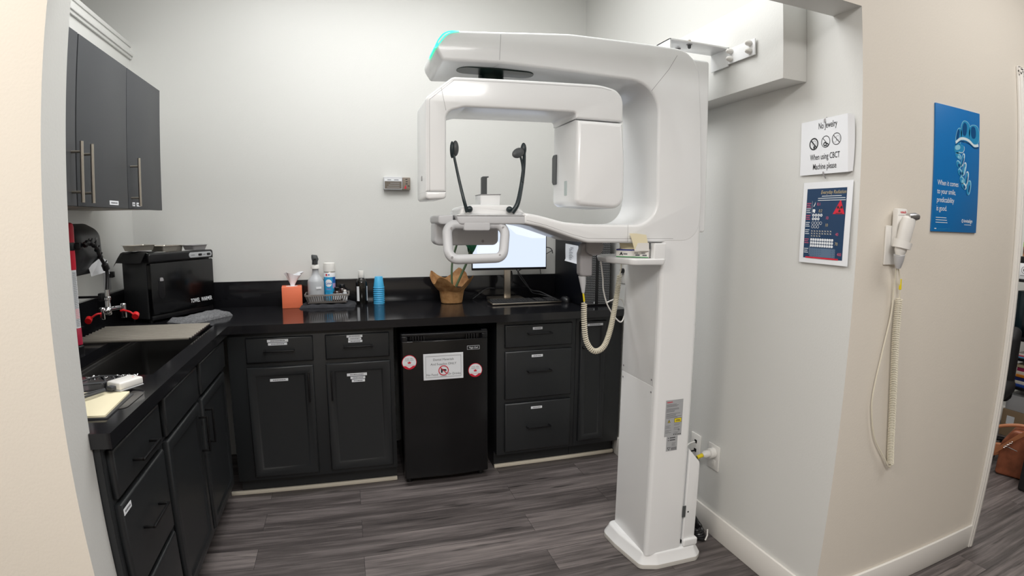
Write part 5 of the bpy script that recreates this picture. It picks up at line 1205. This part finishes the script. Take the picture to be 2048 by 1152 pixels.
pr.ring(F1, 0.050, 0.015, 0.0075, 0.0083, INKG, z); pr.ring(F1, 0.064, 0.020, 0.0075, 0.0083, INKG, z)
# lay the print on the bowed sheet
for i, v in enumerate(pr.v):
    l = F1.inverted() @ v; s_ = (l.x + 0.1065) / 0.213; t = (l.y + 0.093) / 0.186; pr.v[i] = F1 @ Vector((l.x, l.y, 0.0026 + l.z + d1(s_, t)))
pr.build('printing', sg)
MB().tube([F1 @ Vector((0.006, 0.096, 0.006)), F1 @ Vector((0.006, 0.088, 0.018)), F1 @ Vector((0.008, 0.078, 0.019))], 0.0022, MMID, 6).build('clip', sg); MB().tube([F1 @ Vector((0.004, -0.086, 0.014)), F1 @ Vector((0.005, -0.094, 0.014)), F1 @ Vector((0.007, -0.108, 0.004))], 0.0022, MMID, 6).build('clip', sg)
F2 = onright(XR, 1.367, 1.418)
wv = lambda s_, t: 0.004 + 0.003 * math.sin(3 * t + 1) + 0.004 * max(0, s_ - 0.6) * (1 - t)
rs = thing('radiation_poster', 'navy everyday radiation chart in a white border below the jewelry notice', 'poster', (XR, 1.367, 1.418))
bowed(F2, 0.209, 0.279, PAPER, wv).build('sheet', rs, sharp=60)
pr = MB()
pr.add([F2 @ Vector((x, y, 0)) for i in range(9) for j in range(13) for x, y in [(-0.086 + 0.168 * i / 8, -0.122 + 0.239 * j / 12)]], [(i * 13 + j, (i + 1) * 13 + j, (i + 1) * 13 + j + 1, i * 13 + j + 1) for i in range(8) for j in range(12)], NAVY)
Z_ = 0.0006
pr.text(F2, 'Everyday Radiation', 0.080, 0.098, 0.0175, GOLD, 'RIGHT', 0.78, Z_, 0, 1.0, 0.2)
for k, (x0, x1) in enumerate(((-0.02, 0.062), (-0.036, 0.078), (-0.036, 0.080))): pr.rect(F2, x0, 0.0895 - 0.007 * k, x1, 0.0915 - 0.007 * k, WINK, Z_)
pr.rect(F2, -0.060, -0.110, -0.0594, 0.075, WINK, Z_)
rows = [(0.062, 'Eating a', 'banana', PINK), (0.043, 'Dental', 'X-ray', WINK), (0.020, 'Smoke', 'detector', PINK), (-0.004, 'Mammo', 'gram', WINK), (-0.030, 'Flight', 'across', WINK), (-0.062, 'Medical', 'X-ray', PINK), (-0.095, 'Daily', 'limit', WINK)]
for (y, a, c_, m_) in rows:
    for q_ in range(3): pr.rect(F2, -0.083, y + 0.004 - q_ * 0.0065, -0.0645 - 0.003 * (q_ % 2), y + 0.0062 - q_ * 0.0065, m_, Z_)
pr.poly(F2, [(-0.054, 0.055), (-0.050, 0.056), (-0.046, 0.064), (-0.046, 0.072), (-0.049, 0.064)], WINK, Z_); pr.text(F2, '0.1', -0.038, 0.059, 0.0145, PINK, 'LEFT', 0.85, Z_)
pr.poly(F2, [(-0.056, 0.036), (-0.052, 0.037), (-0.050, 0.034), (-0.046, 0.034), (-0.044, 0.044), (-0.048, 0.047), (-0.056, 0.046)], WINK, Z_); pr.text(F2, '0.2', -0.030, 0.036, 0.0145, GOLD, 'LEFT', 0.85, Z_, 0, 1.0, 0.2)
for k in range(7): pr.ring(F2, -0.0515 + 0.0115 * (k % 4), 0.026 - 0.0125 * (k // 4), 0.0020, 0.0052, WINK, Z_, 12); pr.ring(F2, -0.0515 + 0.0115 * (k % 4), -0.001 - 0.0125 * (k // 4), 0.0043, 0.0054, WINK, Z_, 12)
pr.text(F2, '10', 0.002, 0.012, 0.0145, PINK, 'LEFT', 0.85, Z_); pr.text(F2, '10', 0.002, -0.012, 0.0145, GOLD, 'LEFT', 0.85, Z_)
for k in range(20):
    x = -0.053 + 0.0115 * (k % 8); y = -0.0285 - 0.0085 * (k // 8)
    pr.poly(F2, [(x - 0.005, y - 0.0025), (x, y - 0.001), (x + 0.005, y + 0.0025), (x, y + 0.001)], GOLD, Z_).poly(F2, [(x - 0.003, y + 0.0025), (x + 0.002, y - 0.0025), (x + 0.003, y - 0.0015), (x - 0.002, y + 0.003)], WINK, Z_)
pr.text(F2, '40', 0.048, -0.042, 0.0145, PINK, 'LEFT', 0.85, Z_); pr.text(F2, '70', 0.048, -0.074, 0.0145, GOLD, 'LEFT', 0.85, Z_); pr.text(F2, '400', 0.060, -0.108, 0.0145, PINK, 'LEFT', 0.8, Z_)
for k in range(30):
    x = -0.053 + 0.0100 * (k % 10); y = -0.0575 - 0.0105 * (k // 10)
    pr.poly(F2, [(x - 0.0045, y - 0.0045), (x + 0.001, y - 0.0045), (x + 0.004, y - 0.003), (x + 0.004, y + 0.003), (x - 0.001, y + 0.0045), (x - 0.0045, y + 0.003)], WINK, Z_)
pr.rect(F2, -0.057, -0.121 + 0.004, 0.052, -0.0865, mat('slate_print', '#5f7690', 0.5), Z_)
for r_ in range(5):
    for k in range(11): pr.poly(F2, [(-0.054 + 0.0098 * k, -0.115 + 0.006 * r_), (-0.047 + 0.0098 * k, -0.1125 + 0.006 * r_), (-0.047 + 0.0098 * k, -0.1115 + 0.006 * r_), (-0.054 + 0.0098 * k, -0.114 + 0.006 * r_)], NAVY, Z_ + 0.0002)
pr.rect(F2, -0.075, -0.1225, 0.066, -0.1175, RED, Z_ + 0.0002)
pr.poly(F2, [(0.031, 0.030), (0.079, 0.030), (0.060, 0.078)], RED, Z_)
for a in (PI / 2, PI / 2 + 2 * PI / 3, PI / 2 + 4 * PI / 3):
    a += PI; pts = [(0.058 + r_ * math.cos(a + o_), 0.048 + r_ * math.sin(a + o_)) for r_, o_ in ((0.004, -0.5), (0.0115, -0.5), (0.0125, 0), (0.0115, 0.5), (0.004, 0.5))]; pr.poly(F2, pts, INK, Z_ + 0.0003)
pr.disc(F2, 0.058, 0.048, 0.0022, INK, Z_ + 0.0003, n=10); pr.rect(F2, 0.043, 0.0315, 0.070, 0.0335, INK, Z_ + 0.0003)
for i, v in enumerate(pr.v):
    l = F2.inverted() @ v; s_ = (l.x + 0.1045) / 0.209; t = (l.y + 0.1395) / 0.279; pr.v[i] = F2 @ Vector((l.x, l.y, 0.0025 + l.z + wv(s_, t)))
pr.build('printing', rs)
# poster on the front wall
FP = onback(2.06, YF - 0.001, 1.625)
po = thing('aligner_poster', 'blue poster with clear dental aligners and white slogan on the front wall', 'poster', (2.06, YF, 1.625))
MB().box(1.912, 2.208, YF - 0.006, YF - 0.0005, 1.401, 1.850, POSTB, 0.0005).build('board', po)
FP = onback(2.06, YF - 0.0062, 1.625); pr = MB(); Z_ = 0.0003
def blob(cx, cy, rx, ry, rot, m, z_, n=22, pw=1.0):
    pts = []
    for k in range(n):
        a = 2 * PI * k / n; x = rx * math.cos(a); y = ry * math.sin(a) * (1 + 0.12 * math.cos(2 * a)); pts.append((cx + x * math.cos(rot) - y * math.sin(rot), cy + x * math.sin(rot) + y * math.cos(rot)))
    pr.poly(FP, pts, m, z_)
def arc(pts, w, m, z_): pr.line(FP, [(p.x, p.y) for p in curve([(q[0], q[1], 0) for q in pts], 6)], w, m, z_)
# upper run of teeth
for (cx, cy, rx, ry, rot) in ((0.045, 0.145, 0.034, 0.046, -0.15), (0.108, 0.140, 0.040, 0.043, 0.1), (0.000, 0.120, 0.020, 0.040, -0.3)):
    cx = min(cx, 0.146 - rx * 0.98)
    blob(cx, cy, rx, ry, rot, ALGN2, Z_); blob(cx, cy, rx - 0.0025, ry - 0.0025, rot, ALGN1, Z_ + 0.0002); blob(cx - 0.006, cy + 0.008, rx * 0.45, ry * 0.6, rot, ALGN4, Z_ + 0.0004)
arc([(-0.02, 0.098), (0.01, 0.115), (0.045, 0.118), (0.075, 0.112), (0.105, 0.100), (0.138, 0.104)], 0.010, ALGN3, Z_ + 0.0006); arc([(-0.022, 0.090), (0.01, 0.106), (0.045, 0.108), (0.078, 0.103), (0.110, 0.092), (0.140, 0.096)], 0.004, ALGN4, Z_ + 0.0008)
blob(0.005, 0.078, 0.036, 0.020, 0.1, ALGN1, Z_); blob(-0.006, 0.082, 0.018, 0.010, 0.2, ALGN2, Z_ + 0.0003); arc([(0.0, 0.066), (0.025, 0.066), (0.038, 0.078), (0.036, 0.09)], 0.0025, ALGN3, Z_ + 0.0006)
# lower chain of teeth
ch_t = [(0.000, 0.052, 0.020, 0.012, -0.3), (0.030, 0.040, 0.010, 0.030, -0.35), (0.004, 0.022, 0.018, 0.014, -0.5), (0.042, 0.008, 0.011, 0.030, -0.35), (0.016, -0.006, 0.018, 0.013, -0.5), (0.060, -0.026, 0.012, 0.032, -0.25), (0.030, -0.034, 0.018, 0.014, -0.5), (0.044, -0.054, 0.018, 0.012, -0.4), (0.078, -0.058, 0.014, 0.032, -0.2)]
for k, (cx, cy, rx, ry, rot) in enumerate(ch_t):
    zz = Z_ + 0.0001 * k
    blob(cx, cy, rx, ry, rot, ALGN3 if k % 2 else ALGN2, zz); blob(cx - 0.003, cy - 0.002, rx - 0.003, ry - 0.003, rot, ALGN1, zz + 0.0001); blob(cx + 0.002, cy - 0.004, rx * 0.4, ry * 0.5, rot, ALGN4 if k % 3 else ALGN2, zz + 0.0002)
for k, t_ in enumerate(('When it comes', 'to your smile,', 'predictability', 'is good.')): pr.text(FP, t_, -0.127, -0.060 - 0.030 * k, 0.0265, WINK, 'LEFT', 0.86, Z_, 0.0, 0.94)
for k, w_ in enumerate((0.066, 0.07, 0.074)): pr.rect(FP, -0.127, -0.1755 - 0.0085 * k, -0.127 + w_, -0.1735 - 0.0085 * k, WINK, Z_)
pr.rect(FP, -0.132, -0.215, -0.120, -0.212, WINK, Z_).rect(FP, -0.114, -0.2142, -0.03, -0.2132, ALGN1, Z_).rect(FP, -0.114, -0.2172, -0.06, -0.2162, ALGN1, Z_)
for k in range(6): pr.disc(FP, 0.047 + 0.0052 * math.cos(k * PI / 3), -0.182 + 0.0052 * math.sin(k * PI / 3), 0.0021, WINK, Z_, n=10)
pr.text(FP, 'invisalign', 0.057, -0.187, 0.0175, WINK, 'LEFT', 0.95, Z_, 0.015); pr.rect(FP, 0.060, -0.1965, 0.108, -0.1948, WINK, Z_)
pr.build('printing', po)
# handheld curing/scan unit hanging on the front wall
wd_ = thing('wall_handset', 'white handset in a wall holder with a long coiled cord on the front wall', 'handset', (1.72, YF, 1.38))
MB().box(1.662, 1.735, YF - 0.008, YF - 0.0005, 1.285, 1.415, WPLAST, 0.003).build('wall_plate', wd_)
MB().box(1.684, 1.738, YF - 0.030, YF - 0.0085, 1.345, 1.472, WPLAST, 0.006).build('holder', wd_)
MB().text(onback(1.712, YF - 0.0302, 1.457), 'vatech', 0, 0, 0.0115, RED, 'CENTER', 1.0, 0.0004, 0.02).line(onback(1.712, YF - 0.0302, 1.45), [(-0.026, 0), (0.026, 0)], 0.0006, INKG).build('lettering', wd_)
Mh = frame((1.697, YF - 0.052, 1.392), (0.97, 0.0, -0.16), (0.16, -0.10, 0.97))
hb = MB(Mh); PR = [(-0.075, 0.013, 0.012), (-0.06, 0.022, 0.017), (-0.02, 0.027, 0.020), (0.03, 0.028, 0.021), (0.048, 0.026, 0.019), (0.055, 0.018, 0.012)]; S_ = 20; vs = []
for (y, rx, rz) in PR:
    for k in range(S_): a = 2 * PI * k / S_; vs.append((rx * math.cos(a), y, rz * math.sin(a)))
hb.add(vs, [(i * S_ + k, i * S_ + (k + 1) % S_, (i + 1) * S_ + (k + 1) % S_, (i + 1) * S_ + k) for i in range(len(PR) - 1) for k in range(S_)] + [tuple(range(S_ - 1, -1, -1)), tuple((len(PR) - 1) * S_ + k for k in range(S_))], WPLAST)
hd = hb.build('handset_body', wd_)
MB(Mh).tube([(-0.012, 0.052, 0.004), (0.016, 0.058, 0.008), (0.030, 0.060, 0.012)], [0.012, 0.014, 0.009], mat('satin_chrome', '#c9c9cb', 0.28, metal=0.9), 12).build('button', hd)
cl = MB(Mh).add([p for k in range(13) for p in ((0.033 * math.cos(PI + PI * k / 12 * 1.35 - 0.5), -0.050, 0.027 * math.sin(PI + PI * k / 12 * 1.35 - 0.5) * -1), (0.034 * math.cos(PI + PI * k / 12 * 1.35 - 0.5), -0.022 - 0.012 * (k / 12), 0.028 * math.sin(PI + PI * k / 12 * 1.35 - 0.5) * -1))], [(2 * k, 2 * k + 2, 2 * k + 3, 2 * k + 1) for k in range(12)], WPLAST)
cl.build('cradle', wd_, sharp=60)
MB().tube([(1.686, YF - 0.044, 1.322), (1.691, YF - 0.040, 1.30), (1.698, YF - 0.034, 1.278)], [0.018, 0.015, 0.009], MGREY, 12).build('strain_relief', wd_)
cq = MB().tube(curve([(1.700, YF - 0.032, 1.278), (1.722, YF - 0.025, 1.25), (1.737, YF - 0.022, 1.19), (1.738, YF - 0.02, 1.17)], 6), 0.0026, IVORY, 8)
cq.tube(coil([(1.738, YF - 0.02, 1.172), (1.742, YF - 0.018, 1.05), (1.757, YF - 0.018, 0.90), (1.778, YF - 0.017, 0.75), (1.797, YF - 0.016, 0.63), (1.810, YF - 0.016, 0.565)], 0.0105, 96, 9), 0.0024, IVORY, 6)
cq.tube(curve([(1.810, YF - 0.016, 0.567), (1.803, YF - 0.018, 0.553), (1.765, YF - 0.014, 0.60), (1.705, YF - 0.010, 0.68), (1.672, YF - 0.010, 0.78), (1.668, YF - 0.010, 0.86), (1.690, YF - 0.012, 1.00), (1.713, YF - 0.013, 1.12), (1.712, YF - 0.016, 1.21), (1.696, YF - 0.030, 1.278)], 8), 0.0026, IVORY, 8)
cq.build('coiled_cord', wd_)
MB().tube([(1.7305, YF - 0.0235, 1.238), (1.733, YF - 0.023, 1.218), (1.735, YF - 0.0225, 1.203)], 0.0045, YELL, 8).build('cord_tag', wd_)

# ------------------------------------------------------------------ the room beyond the doorway
sr = thing('shelf_rack', 'black metal shelf rack in the room beyond the doorway', 'shelf', (4.35, 1.9, 0))
RY_0, RY_1, RX0, RX1 = 1.45, 2.035, 4.20, 4.52
SH = [0.36, 0.56, 0.695, 1.095]
for z in SH: MB().box(RX0, RX1, RY_0, RY_1, z - 0.012, z + 0.008, BLK, 0.003).build('shelf', sr)
for x in (RX0 + 0.01, RX1 - 0.01):
    for y in (RY_0 + 0.01, RY_1 - 0.01): MB().tube([(x, y, 0), (x, y, 1.1025)], 0.010, BLK, 10).build('post', sr)
# things standing on it
def crate(name, label, cat, x0, x1, y0, y1, z0, z1, m, group=None, front=None):
    t = thing(name, label, cat, ((x0 + x1) / 2, (y0 + y1) / 2, z0), group)
    MB().box(x0, x1, y0, y1, z0, z1, m, 0.003).build('body', t)
    return t
t = thing('display_box', 'white box with round emblem on the top of the shelf rack', 'box', (4.3, 1.95, 1.103), None)
MB().box(4.21, 4.36, 1.80, 2.03, 1.1035, 1.21, PAPER, 0.002).build('body', t)
Fx = onright(4.2098, 1.965, 1.16); MB().ring(Fx, 0, 0.005, 0.022, 0.025, INKG, 0.0004).disc(Fx, 0, 0.005, 0.012, INKG, 0.0004).rect(Fx, -0.03, -0.035, 0.03, -0.031, INKG, 0.0004).build('emblem', t)
t = thing('black_tray', 'black tray on the white box on top of the shelf rack', 'tray', (4.3, 1.95, 1.2105))
MB().box(4.215, 4.37, 1.80, 2.04, 1.2105, 1.255, BLK, 0.004).build('body', t)
t = thing('brochure', 'brochure with a green band standing in the black tray', 'brochure', (4.27, 1.96, 1.2555))
MB().box(4.255, 4.275, 1.84, 2.01, 1.2555, 1.355, GREENB, 0.001).rect(onright(4.2548, 1.925, 1.29), -0.085, -0.034, 0.085, 0.030, PHOTO, 0.0003).build('cover', t)
t = thing('device', 'black upright device with a cable on the upper shelf of the rack', 'device', (4.3, 2.0, 0.7035))
MB().box(4.25, 4.33, 1.965, 2.02, 0.7035, 1.02, mat('teal_black', '#15262c', 0.3), 0.004).build('body', t)
MB().tube(curve([(4.26, 1.95, 0.90), (4.24, 1.92, 0.90), (4.24, 1.90, 0.86), (4.25, 1.905, 0.80), (4.25, 1.90, 0.74)], 6), 0.006, BLK, 7).box(4.235, 4.265, 1.89, 1.92, 0.77, 0.83, BLK, 0.004).build('cable', t)
t = crate('flat_box', 'flat black box on the upper shelf of the rack', 'box', 4.275, 4.45, 1.72, 1.955, 0.7035, 0.755, BLK)
t = crate('storage_box', 'pale grey storage box at the back of the upper rack shelf', 'box', 4.34, 4.48, 1.70, 1.955, 0.756, 0.93, MGREY)
BC = [('#2b4fa8', 'blue'), ('#e8e4d8', 'white'), ('#26357a', 'navy'), ('#e08a2a', 'orange'), ('#efe9d8', 'cream'), ('#b03060', 'crimson'), ('#d9c9a6', 'tan')]
z = 0.3685
for k, (hx, nm) in enumerate(BC):
    h_ = 0.018 + 0.004 * (k % 3); pos = ['lowest', 'second', 'third', 'fourth', 'fifth', 'sixth', 'topmost'][k]
    o = MB().box(4.215 + 0.004 * (k % 3), 4.40, 1.62, 1.955 - 0.012 * (k % 2), z, z + h_, mat('book_' + nm, hx, 0.5), 0.001).build('book'); z += h_ + 0.0004
    tag(o, '%s book, %s in the pile on the rack below the magazines' % (nm, pos), 'book', 'books piled on the rack')
z = 0.5685
for k, (hx, nm) in enumerate((('#5aa0c8', 'pale blue'), ('#c05060', 'red'), ('#d8d4cc', 'white'))):
    o = MB().box(4.212 + 0.006 * k, 4.42, 1.60, 1.95 + 0.012 * k, z, z + 0.008, mat('magazine_' + nm.replace(' ', '_'), hx, 0.4), 0.001).build('magazine'); z += 0.0084
    tag(o, '%s magazine on the rack, %s of three' % (nm, ('lowest', 'middle one', 'topmost')[k]), 'magazine', 'magazines on the rack')
t = crate('carton', 'brown carton on the floor under the shelf rack behind the handbag', 'box', 4.22, 4.5, 1.60, 2.0, 0.0005, 0.19, CARD)
MB().rect(onright(4.2196, 1.93, 0.12), -0.03, -0.03, 0.03, 0.03, PAPER, 0.0005).build('shipping_label', t)
crate('plastic_bin', 'pale grey plastic bin on the carton under the shelf rack', 'bin', 4.23, 4.48, 1.62, 1.99, 0.191, 0.30, MGREY)
# black upholstered chair beside the rack, seen from its side
bc = thing('office_chair', 'black upholstered chair behind the door jamb in the next room', 'chair', (3.75, 1.95, 0))
Mz = Matrix.Translation((3.98, 2.06, 0)) @ Matrix.Rotation(0.25, 4, 'Z')
MB(Mz).ext(fillet([(-0.04, 0.30), (0.06, 0.30), (0.11, 0.78), (0.03, 0.80), (-0.06, 0.74)], [0.02, 0.03, 0.04, 0.04, 0.05], 5), -0.20, 0.20, BLKM, 0.04, axis='y').build('backrest', bc)
MB(Mz).box(-0.42, 0.02, -0.22, 0.22, 0.36, 0.45, BLKM, 0.03, 3).build('seat', bc)
MB(Mz).lathe([(0.03, 0.06), (0.03, 0.36)], (-0.2, 0, 0), BLK, 14).build('post', bc)
for k in range(5): a = 2 * PI * k / 5 + 0.3; MB(Mz).tube([(-0.2, 0, 0.075), (-0.2 + 0.26 * math.cos(a), 0.26 * math.sin(a), 0.055)], [0.022, 0.014], BLK, 8).sphere((-0.2 + 0.26 * math.cos(a), 0.26 * math.sin(a), 0.027), 0.026, 0.026, 0.026, BLK).build('leg', bc)
# brown leather bags on the floor
hb_ = thing('handbag', 'brown leather handbag with tan straps on the floor beyond the doorway', 'handbag', (3.6, 1.6, 0))
Fbag = frame((3.487, 1.632, 0), (0.26, -0.965, 0), (0, 0, 1))       # x runs along the visible face towards the viewer's right
BW = 0.30
prof_ = [(0.0, 0.003), (BW, 0.003), (BW - 0.005, 0.20), (BW * 0.80, 0.285), (BW * 0.2, 0.285), (0.005, 0.20)]
MB(Fbag).ext(fillet(prof_, [0.02, 0.02, 0.05, 0.05, 0.05, 0.05], 5), -0.001, -0.14, BROWNL, 0.014, axis='z').build('body', hb_)
MB(Fbag).tube(curve([(0.02, 0.19, 0.004), (0.07, 0.18, 0.008), (0.11, 0.172, 0.008)], 5), 0.0025, CHROME, 6).build('zip', hb_)
st_ = MB(Fbag); a_ = curve([(-0.03, 0.13, 0.01), (0.03, 0.19, 0.02), (0.10, 0.26, 0.02), (0.2, 0.33, 0.0), (0.3, 0.35, -0.02)], 8); vs = []
for p in a_: vs += [p + Vector((0, -0.016, 0.0)), p + Vector((0, 0.016, 0.004)), p + Vector((0, 0.016, 0.008)), p + Vector((0, -0.016, 0.004))]
st_.add(vs, [(4 * i + q, 4 * i + (q + 1) % 4, 4 * i + 4 + (q + 1) % 4, 4 * i + 4 + q) for i in range(len(a_) - 1) for q in range(4)], TAN); st_.build('strap', hb_)
MB(Fbag).tube(curve([(-0.10, 0.24, -0.02), (-0.02, 0.285, -0.03), (0.10, 0.31, -0.05), (0.22, 0.29, -0.07), (0.26, 0.25, -0.08)], 8), 0.010, TAN, 8).build('handle', hb_)
for k in range(4): MB(Fbag).tube([(0.035 + 0.012 * k + 0.006 * math.cos(a), 0.185 + 0.012 * k + 0.006 * math.sin(a), 0.026) for a in [i * 0.8 for i in range(8)]], 0.0018, CHROME, 6, closed=True).build('buckle_ring', hb_)
MB(Fbag).ext(fillet([(-0.13, 0.055), (0.005, 0.11), (0.01, 0.18), (-0.06, 0.17), (-0.13, 0.15)], 0.012, 4), -0.03, -0.06, TAN, 0.006, axis='z').build('flap', hb_)
dk = MB().box(3.385, 3.465, 1.362, 1.424, 0.002, 0.33, BLKM, 0.012, 3)
tag(dk.build('black_bag'), 'black bag standing on the floor in front of the handbag beyond the doorway', 'bag')
